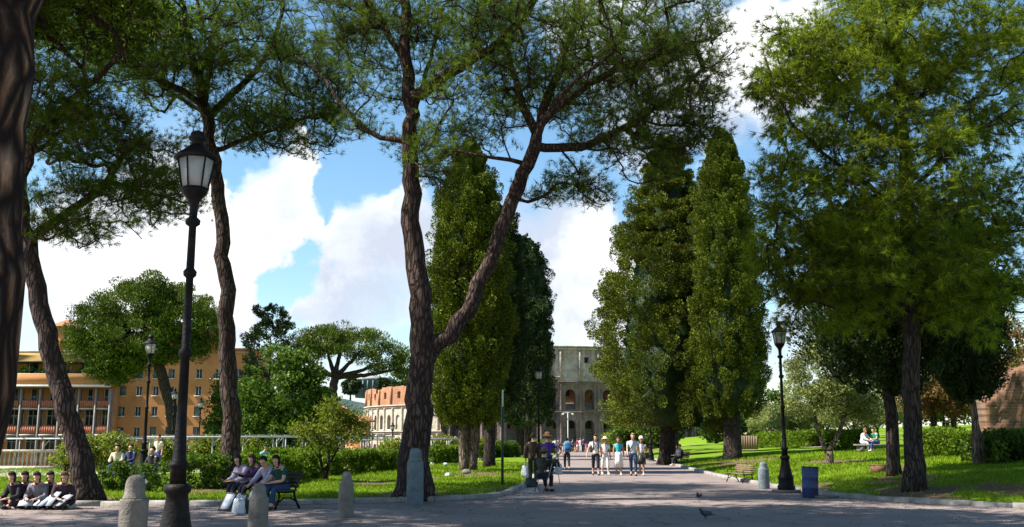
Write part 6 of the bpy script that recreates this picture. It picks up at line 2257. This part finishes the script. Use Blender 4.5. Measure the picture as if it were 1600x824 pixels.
def arcade(mb, A, B, a0, a1, nb, z0, z1, ow, spring, th=2.5, pil=.5, open_frac=None, blocked=()):
    """a tier of a curved wall: bays with real arched openings, half columns and cornice"""
    for k in range(nb):
        u0, u1 = a0 + (a1 - a0) * k / nb, a0 + (a1 - a0) * (k + 1) / nb
        p0, p1 = ell(u0, A, B), ell(u1, A, B)
        L_ = np.linalg.norm(p1 - p0)
        t = (p1 - p0) / L_
        nr = np.array([t[1], -t[0]])
        mid = (p0 + p1) / 2
        if nr @ mid < 0:
            nr = -nr
        hw = ow * L_ / 2
        zs = z0 + (z1 - z0) * spring
        zsill = z0 + (z1 - z0) * .06
        # arch outline points
        n = 9
        arc = [(math.cos(PI - PI * q / (n - 1)) * hw, zs + math.sin(PI * q / (n - 1)) * hw) for q in range(n)]
        inner = [(-hw, zsill)] + arc + [(hw, zsill)]
        loc = lambda x, y, z: [mid[0] + t[0] * x - nr[0] * y, mid[1] + t[1] * x - nr[1] * y, z]
        v, fs = [], []

        def quad(pts):
            b = len(v)
            v.extend(pts)
            fs.append(np.array([[b + q for q in range(len(pts))]]))
        quad([loc(-L_ / 2, 0, z0), loc(-hw, 0, z0), loc(-hw, 0, zs), loc(-L_ / 2, 0, zs)])
        quad([loc(hw, 0, z0), loc(L_ / 2, 0, z0), loc(L_ / 2, 0, zs), loc(hw, 0, zs)])
        quad([loc(-hw, 0, z0), loc(hw, 0, z0), loc(hw, 0, zsill), loc(-hw, 0, zsill)])
        for q in range(n - 1):
            (xa, za), (xb, zb_) = arc[q], arc[q + 1]
            quad([loc(xa, 0, za), loc(xb, 0, zb_), loc(xb, 0, z1), loc(xa, 0, z1)])
        quad([loc(-L_ / 2, 0, zs), loc(-hw, 0, zs), loc(-hw, 0, z1), loc(-L_ / 2, 0, z1)])
        quad([loc(hw, 0, zs), loc(L_ / 2, 0, zs), loc(L_ / 2, 0, z1), loc(hw, 0, z1)])
        for q in range(len(inner) - 1):
            (xa, za), (xb, zb_) = inner[q], inner[q + 1]
            quad([loc(xa, 0, za), loc(xa, th, za), loc(xb, th, zb_), loc(xb, 0, zb_)])
        if k in blocked:
            quad([loc(-hw, .6, zsill), loc(hw, .6, zsill), loc(hw, .6, zs + hw), loc(-hw, .6, zs + hw)])
        mb.add(v, fs)
        # half column and entablature
        c0 = ell(u0, A + .15, B + .15)
        mb.lathe([(pil * 1.2, z0), (pil, z0 + .5), (pil * .9, z1 - 1.9), (pil * 1.25, z1 - 1.5), (pil * 1.25, z1 - 1.35)], 8, (c0[0], c0[1], 0))
        for zc, hc, pr in ((z1 - .95, .75, .35), (z1 - .28, .5, .75)):
            q0, q1 = ell(u0, A + pr, B + pr), ell(u1, A + pr, B + pr)
            r0, r1 = ell(u0, A - .2, B - .2), ell(u1, A - .2, B - .2)
            mb.add([[*q0, zc - hc / 2], [*q1, zc - hc / 2], [*q1, zc + hc / 2], [*q0, zc + hc / 2], [*r0, zc - hc / 2], [*r1, zc - hc / 2], [*r1, zc + hc / 2], [*r0, zc + hc / 2]],
                   [np.array([[0, 1, 2, 3], [3, 2, 6, 7], [0, 4, 5, 1]])])


# outer ring, the tall part that still stands
A0, B0 = 84.0, 78.0
a0, a1 = R(246), R(352)
nb = 20
zt_ = P(800, 541, 395)[2] - ZB
lv = [0, zt_ * .225, zt_ * .475, zt_ * .715, zt_]
for k, nm in enumerate(('ground_arcade', 'second_arcade', 'third_arcade')):
    mb = MB()
    arcade(mb, A0, B0, a0, a1, nb, lv[k], lv[k + 1], .52, .56, 3.0, .55)
    part(nm, mb, MAT['trav_dark'], am)
# attic: solid wall with pilasters, small square windows, corbels and a broken top
mb = MB()
n = nb * 4
for k in range(n):
    u0, u1 = a0 + (a1 - a0) * k / n, a0 + (a1 - a0) * (k + 1) / n
    p0, p1 = ell(u0, A0, B0), ell(u1, A0, B0)
    zt1 = lv[4] - rng.random() * .35
    win = (k % 8 == 5)
    z_ = [lv[3], lv[3] + (lv[4] - lv[3]) * .52, lv[3] + (lv[4] - lv[3]) * .68, zt1]
    zl_ = [lv[3], lv[3] + (lv[4] - lv[3]) * .12, lv[3] + (lv[4] - lv[3]) * .22]
    if win:
        mb.add([[*p0, z_[0]], [*p1, z_[0]], [*p1, z_[1]], [*p0, z_[1]]], [np.array([[0, 1, 2, 3]])])
        mb.add([[*p0, z_[2]], [*p1, z_[2]], [*p1, z_[3]], [*p0, z_[3]]], [np.array([[0, 1, 2, 3]])])
        i0, i1 = p0 * .975, p1 * .975
        mb.add([[*p0, z_[1]], [*p1, z_[1]], [*p1, z_[2]], [*p0, z_[2]], [*i0, z_[1]], [*i1, z_[1]], [*i1, z_[2]], [*i0, z_[2]]], [np.array([[0, 4, 5, 1], [1, 5, 6, 2], [2, 6, 7, 3], [3, 7, 4, 0]])])
    else:
        mb.add([[*p0, z_[0]], [*p1, z_[0]], [*p1, z_[3]], [*p0, z_[3]]], [np.array([[0, 1, 2, 3]])])
    i0, i1 = p0 * .965, p1 * .965
    mb.add([[*p0, zt1], [*p1, zt1], [*i1, zt1], [*i0, zt1]], [np.array([[0, 1, 2, 3]])])
    if k % 4 == 0:
        c0 = ell(u0, A0 + .1, B0 + .1)
        mb.box((c0[0], c0[1], (lv[3] + lv[4]) / 2 - .4), (.9, .9, lv[4] - lv[3] - 1.4), u0)
    for m_ in range(1):
        c0 = ell((u0 + u1) / 2, A0 + .4, B0 + .4)
        mb.box((c0[0], c0[1], lv[3] + (lv[4] - lv[3]) * .80), (.7, .45, .7), (u0 + u1) / 2)
for zc, hc, pr in ((lv[4] - 1.2, .8, .7), (lv[4] - .35, .5, 1.1), (lv[3] + 1.6, .5, .35), (lv[3] + (lv[4] - lv[3]) * .30, .35, .2)):
    for k in range(nb * 2):
        u0, u1 = a0 + (a1 - a0) * k / nb / 2, a0 + (a1 - a0) * (k + 1) / nb / 2
        q0, q1, r0, r1 = ell(u0, A0 + pr, B0 + pr), ell(u1, A0 + pr, B0 + pr), ell(u0, A0 - .1, B0 - .1), ell(u1, A0 - .1, B0 - .1)
        mb.add([[*q0, zc - hc / 2], [*q1, zc - hc / 2], [*q1, zc + hc / 2], [*q0, zc + hc / 2], [*r0, zc - hc / 2], [*r1, zc - hc / 2], [*r1, zc + hc / 2], [*r0, zc + hc / 2]], [np.array([[0, 1, 2, 3], [3, 2, 6, 7], [0, 4, 5, 1]])])
part('attic', mb, MAT['trav'], am)
# vaulted galleries behind the arches: floors and the second wall, with some vaults fallen in
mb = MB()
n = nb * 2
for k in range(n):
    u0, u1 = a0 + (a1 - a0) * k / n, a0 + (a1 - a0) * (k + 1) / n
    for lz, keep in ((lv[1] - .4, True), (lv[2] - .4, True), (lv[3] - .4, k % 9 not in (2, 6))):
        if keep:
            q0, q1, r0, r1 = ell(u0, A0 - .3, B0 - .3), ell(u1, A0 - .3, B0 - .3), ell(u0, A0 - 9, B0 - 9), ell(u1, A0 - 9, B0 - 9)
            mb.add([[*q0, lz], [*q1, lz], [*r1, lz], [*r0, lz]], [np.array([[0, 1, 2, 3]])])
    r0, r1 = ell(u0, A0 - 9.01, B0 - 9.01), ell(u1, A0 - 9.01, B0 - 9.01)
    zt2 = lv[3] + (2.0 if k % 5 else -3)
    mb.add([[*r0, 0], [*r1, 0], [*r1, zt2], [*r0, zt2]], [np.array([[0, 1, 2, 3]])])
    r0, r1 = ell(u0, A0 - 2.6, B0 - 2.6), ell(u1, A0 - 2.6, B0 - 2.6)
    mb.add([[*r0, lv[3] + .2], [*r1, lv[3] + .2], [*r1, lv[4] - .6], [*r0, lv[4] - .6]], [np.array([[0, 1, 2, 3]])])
part('gallery', mb, MAT['arch_shade'], am)  # dark colour stands in for shade in galleries and attic windows
# end of the tall ring where it breaks off: stepped buttress
pe, pi_ = ell(a0, A0, B0), ell(a0, A0 - 9, B0 - 9)
mb = MB()
st_ = [(0, lv[4] * .98), (.3, lv[4] * .86), (.6, lv[4] * .7), (1, lv[4] * .55)]
for k in range(3):
    qa = pe + (pi_ - pe) * st_[k][0]
    qb = pe + (pi_ - pe) * st_[k + 1][0]
    mb.add([[*qa, 0], [*qb, 0], [*qb, st_[k + 1][1]], [*qa, st_[k][1]]], [np.array([[0, 1, 2, 3]])])
part('broken_end', mb, MAT['trav'], am)
# inner ring: two storeys of pale arches and a brick upper wall with a ragged top
A1, B1 = 76.0, 70.0
b0_, b1_ = R(160), R(300)
nb1 = 28
zr = P(560, 606, 440)[2] - ZB
l2 = [0, zr * .46, zr * .77, zr * .78]
mb = MB()
arcade(mb, A1, B1, b0_, b1_, nb1, 0, l2[1], .6, .55, 3, .5)
part('inner_ground_arcade', mb, MAT['trav_pale'], am)
mb = MB()
arcade(mb, A1, B1, b0_, b1_, nb1, l2[1], l2[2], .42, .50, 3, .5, blocked=(3, 7, 8, 12, 15))
part('inner_upper_arcade', mb, MAT['trav_pale'], am)
mb = MB()
n = nb1 * 3
lowf = 1.0
for k in range(n):
    u0, u1 = b0_ + (b1_ - b0_) * k / n, b0_ + (b1_ - b0_) * (k + 1) / n
    p0, p1 = ell(u0, A1 - .5, B1 - .5), ell(u1, A1 - .5, B1 - .5)
    deg = math.degrees(u0)
    top0 = zr * (1 - .012 * rng.random() - .10 * max(0, math.sin(deg * .31)) ** 6)
    za = l2[2]
    win = (k % 5 == 2)
    if win:
        zA, zB_ = za + (top0 - za) * .35, za + (top0 - za) * .72
        for q0, q1 in ((za, zA), (zB_, top0)):
            mb.add([[*p0, q0], [*p1, q0], [*p1, q1], [*p0, q1]], [np.array([[0, 1, 2, 3]])])
        i0, i1 = p0 * .97, p1 * .97
        mb.add([[*p0, zA], [*p1, zA], [*p1, zB_], [*p0, zB_], [*i0, zA], [*i1, zA], [*i1, zB_], [*i0, zB_]], [np.array([[0, 4, 5, 1], [1, 5, 6, 2], [2, 6, 7, 3], [3, 7, 4, 0]])])
    else:
        mb.add([[*p0, za], [*p1, za], [*p1, top0], [*p0, top0]], [np.array([[0, 1, 2, 3]])])
    i0, i1 = p0 * .96, p1 * .96
    mb.add([[*p0, top0], [*p1, top0], [*i1, top0], [*i0, top0]], [np.array([[0, 1, 2, 3]])])
    if k % 5 == 0:
        c0 = ell(u0, A1 - .2, B1 - .2)
        mb.box((c0[0], c0[1], (za + top0) / 2), (.8, .8, top0 - za - .3), u0)
part('brick_upper_wall', mb, MAT['ruin_brick'], am)
# inner masses seen through the arches
mb = MB()
for A_, B_, z_ in ((66, 60, zr * .8), (58, 52, zr * .6)):
    n = 60
    an = np.linspace(0, 2 * PI, n + 1)
    v = np.array([[*ell(a, A_, B_), z] for a in an for z in (0, z_)])
    f = np.array([[2 * k, 2 * k + 2, 2 * k + 3, 2 * k + 1] for k in range(n)])
    mb.add(v, [f])
part('seating_bowl', mb, MAT['ruin_brick'], am)

# ------------------------------------------------------------------ hill and drum building behind
mb = MB()
n, m = 60, 10
xs = np.linspace(-420, 120, n)
v = []
for jj in range(m):
    t = jj / (m - 1)
    y = 560 + t * 330
    z = -12 + (P(600, 606, 700)[2] + 12) * sm(t * 1.7) * (0.92 + .10 * np.sin(xs * .021) + .05 * np.sin(xs * .09 + 2)) * sm((xs + 430) / 140) * (1 - .5 * sm((xs + 20) / 100)) + rng.normal(0, .5, n)
    v.append(np.stack([xs, np.full(n, y), z], -1))
i = np.arange(m - 1)[:, None] * n
j = np.arange(n - 1)[None]
struct('hill', MB().add(np.concatenate(v), [np.stack([i + j, i + j + 1, i + n + j + 1, i + n + j], -1).reshape(-1, 4)]), MAT['hill'], True)
dd = 640
c = P(587, 612, dd)
hh_ = P(587, 594, dd)[2] - c[2]
dr_ = thing('drum_building', 'blue-green drum-shaped building with a low conical roof on the far hill', 'building', (c[0], dd, c[2] - 4))
part('wall', MB().lathe([(13, 0), (13, 4 + hh_ * .9), (13.4, 4 + hh_ * .9), (13.4, 4 + hh_)], 24), MAT['drum'], dr_)
part('roof', MB().lathe([(13.6, 4 + hh_), (9, 4 + hh_ + 1.6), (.1, 4 + hh_ + 2.6)], 24), surf('far_roof', (.2, .2, .2), (.28, .26, .25), 1), dr_)
mb = MB()
for k in range(24):
    a = k / 24 * 2 * PI
    mb.box((13.0 * math.cos(a), 13.0 * math.sin(a), 4 + hh_ * .45), (.7, .7, hh_ * .85), a)
part('pilasters', mb, MAT['drum'], dr_)
part('wing', MB().box((17.6, 0, 3.4), (8, 10, 6.8)), MAT['drum'], dr_)

# grey wall right of the avenue end (seen between the trunks)
g = GX(690, 150)
# brick ruin wall on the right
g = GX(1580, 57)
wl = thing('brick_ruin_wall', 'old brown brick ruin under the russet tree at the right edge of the lawn', 'wall', g, R(6))
mb = MB()
n, m = 40, 16
xs = np.linspace(-1.6, 7.5, n)
top = 2.6 + 1.6 * sm((xs + 1.6) / 3.0) + .25 * np.sin(xs * 1.9) + .15 * np.sin(xs * 5.3) + rng.normal(0, .14, n)
zz = np.linspace(-.3, 1, m)
fr_ = np.stack([np.repeat(xs[:, None], m, 1) + rng.normal(0, .015, (n, m)), -.5 + .22 * zz[None] + rng.normal(0, .06, (n, m)), zz[None] * top[:, None]], -1)
bk_ = fr_ * np.array([1, 0, 1]) + np.array([0, .6, 0])
i = np.arange(n - 1)[:, None] * m
j = np.arange(m - 1)[None]
q = np.stack([i + j, i + m + j, i + m + j + 1, i + j + 1], -1).reshape(-1, 4)
k_ = np.arange(n - 1)
N_ = n * m
cap_ = np.stack([k_ * m + m - 1, (k_ + 1) * m + m - 1, (k_ + 1) * m + m - 1 + N_, k_ * m + m - 1 + N_], -1)
e_ = np.arange(m - 1)
end_ = np.stack([e_, e_ + 1, e_ + 1 + N_, e_ + N_], -1)
mb.add(np.concatenate([fr_.reshape(-1, 3), bk_.reshape(-1, 3)]), [q, q[:, ::-1] + N_, cap_, end_])
part('masonry', mb, MAT['brick'], wl)
g = GX(1592, 52)
solo('stone_block', MB().box((0, 0, .3), (1.0, .5, .75)), MAT['stone'], 'grey stone block in front of the old brick wall', 'stone block', g, .1)
# wooden hoarding behind the spire cypress
g = GX(1166, 82)
hb2 = thing('wooden_fence', 'low brown board fence just right of the spire cypress trunk', 'fence', g, R(4))
for k in range(10):
    part('board', MB().box((-.9 + k * .2, 0, .55), (.185, .03, 1.15 + rng.normal(0, .02))), MAT['wood'], hb2)
part('rail', MB().box((0, .04, .8), (2.0, .04, .08)), MAT['wood'], hb2)

# ------------------------------------------------------------------ light, sky, camera
SUN_EL, SUN_AZ = R(49), R(-99)      # azimuth from +Y (view direction), negative = to the left
sun = bpy.data.lights.new('sun', 'SUN')
sun.energy = 5.0
sun.angle = R(.53)
sun.color = (1, .95, .86)
so = bpy.data.objects.new('sun', sun)
C.objects.link(so)
sd = Vector((math.sin(SUN_AZ) * math.cos(SUN_EL), math.cos(SUN_AZ) * math.cos(SUN_EL), math.sin(SUN_EL)))
so.rotation_euler = sd.to_track_quat('Z', 'Y').to_euler()
so.location = sd * 80

w = bpy.data.worlds.new('World')
scene.world = w
w.use_nodes = True
nt = w.node_tree
nt.nodes.clear()
L = nt.links.new
sky = nd(nt, 'ShaderNodeTexSky', sky_type='NISHITA')
sky.sun_disc = False
sky.sun_elevation = SUN_EL
sky.sun_rotation = SUN_AZ
sky.altitude = 50
sky.air_density = 1.0
sky.dust_density = .4
sky.ozone_density = 2.0
hs = nd(nt, 'ShaderNodeHueSaturation')
hs.inputs['Saturation'].default_value = 1.12
hs.inputs['Hue'].default_value = .49
hs.inputs['Value'].default_value = .86
L(sky.outputs[0], hs.inputs['Color'])
tc = nd(nt, 'ShaderNodeTexCoord')
n1 = nd(nt, 'ShaderNodeTexNoise', i_Scale=7.0, i_Detail=8.0, i_Roughness=.58)
L(tc.outputs['Generated'], n1.inputs['Vector'])
# puffy edges: shift the direction by noise
sb = nd(nt, 'ShaderNodeVectorMath', operation='SUBTRACT')
L(n1.outputs['Color'], sb.inputs[0])
sb.inputs[1].default_value = (.5, .5, .5)
sc_ = nd(nt, 'ShaderNodeVectorMath', operation='SCALE')
L(sb.outputs[0], sc_.inputs[0])
sc_.inputs['Scale'].default_value = .20
ad = nd(nt, 'ShaderNodeVectorMath', operation='ADD')
L(tc.outputs['Generated'], ad.inputs[0])
L(sc_.outputs[0], ad.inputs[1])
nm = nd(nt, 'ShaderNodeVectorMath', operation='NORMALIZE')
L(ad.outputs[0], nm.inputs[0])
n2 = nd(nt, 'ShaderNodeTexNoise', i_Scale=2.6, i_Detail=9.0, i_Roughness=.55)
L(ad.outputs[0], n2.inputs['Vector'])
mul = nd(nt, 'ShaderNodeMath', operation='MULTIPLY_ADD')
L(n2.outputs[0], mul.inputs[0])
mul.inputs[1].default_value = 1.7
mul.inputs[2].default_value = -.36
pos, acc = None, mul.outputs[0]
CL = [(430, 345, 80, .55), (610, 350, 95, .6), (570, 460, 95, .5), (400, 440, 70, .42), (220, 430, 140, .40), (860, 420, 130, .5), (1120, 130, 130, .5), (880, 330, 90, .42), (1090, 250, 60, .36), (1290, 530, 90, .4), (500, 560, 150, .30), (990, 30, 150, .3), (1010, 200, 90, .4),
      (545, 235, 70, -.5), (478, 425, 40, -.5), (505, 320, 26, -.35), (385, 285, 45, -.4), (1085, 305, 30, -.4), (520, 110, 120, -.4), (760, 120, 90, -.2), (1230, 250, 60, -.2), (1560, 300, 120, -.2), (1500, 60, 160, -.25)]
for px, py, rad, wt in CL:
    dv = unit(ray(px, py))
    dp = nd(nt, 'ShaderNodeVectorMath', operation='DOT_PRODUCT')
    L(nm.outputs[0], dp.inputs[0])
    dp.inputs[1].default_value = [float(q) for q in dv]
    mr = nd(nt, 'ShaderNodeMapRange', interpolation_type='SMOOTHSTEP')
    mr.inputs[1].default_value = math.cos(math.atan(rad * 1.45 / F))
    mr.inputs[2].default_value = math.cos(math.atan(rad * .45 / F))
    mr.inputs[4].default_value = wt
    L(dp.outputs['Value'], mr.inputs[0])
    src = mr.outputs[0]
    if wt > 0:
        if pos is not None:
            a_ = nd(nt, 'ShaderNodeMath', operation='MAXIMUM')
            L(pos, a_.inputs[0])
            L(src, a_.inputs[1])
            src = a_.outputs[0]
        pos = src
    else:
        a_ = nd(nt, 'ShaderNodeMath', operation='ADD')
        L(acc, a_.inputs[0])
        L(src, a_.inputs[1])
        acc = a_.outputs[0]
a_ = nd(nt, 'ShaderNodeMath', operation='ADD')
L(acc, a_.inputs[0])
L(pos, a_.inputs[1])
acc = a_.outputs[0]
dens = nd(nt, 'ShaderNodeMapRange', interpolation_type='SMOOTHSTEP')
dens.inputs[1].default_value = .57
dens.inputs[2].default_value = .95
L(acc, dens.inputs[0])
# grey bases inside the thick clouds
n3 = nd(nt, 'ShaderNodeTexNoise', i_Scale=5.5, i_Detail=6.0, i_Roughness=.5)
L(ad.outputs[0], n3.inputs['Vector'])
cc_ = ramp(nt, n3.outputs[0], [(.36, (2.9, 3.2, 3.8)), (.46, (4.1, 4.3, 4.6)), (.55, (5.8, 5.8, 5.8))])
mx = nd(nt, 'ShaderNodeMix', data_type='RGBA')
L(dens.outputs[0], mx.inputs[0])
L(hs.outputs[0], mx.inputs[6])
L(cc_, mx.inputs[7])
bg_ = nd(nt, 'ShaderNodeBackground')
bg_.inputs['Strength'].default_value = .10
L(mx.outputs[2], bg_.inputs[0])
wo = nd(nt, 'ShaderNodeOutputWorld')
L(bg_.outputs[0], wo.inputs[0])

cam = bpy.data.cameras.new('camera')
cam.sensor_width = 36
cam.lens = F / 1600 * 36
cam.clip_end = 6000
cam.clip_start = .05
co = bpy.data.objects.new('camera', cam)
C.objects.link(co)
co.location = (0, 0, CAMZ)
co.rotation_euler = (R(90) + TH, 0, 0)
scene.camera = co
scene.view_settings.view_transform = 'Standard'
scene.view_settings.look = 'None'
scene.view_settings.exposure = 1.3
scene.view_settings.gamma = 1
scene.view_settings.use_curve_mapping = False
scene.cycles.max_bounces = 8
scene.cycles.transparent_max_bounces = 8
scene.cycles.use_denoising = True
scene.cycles.use_adaptive_sampling = True
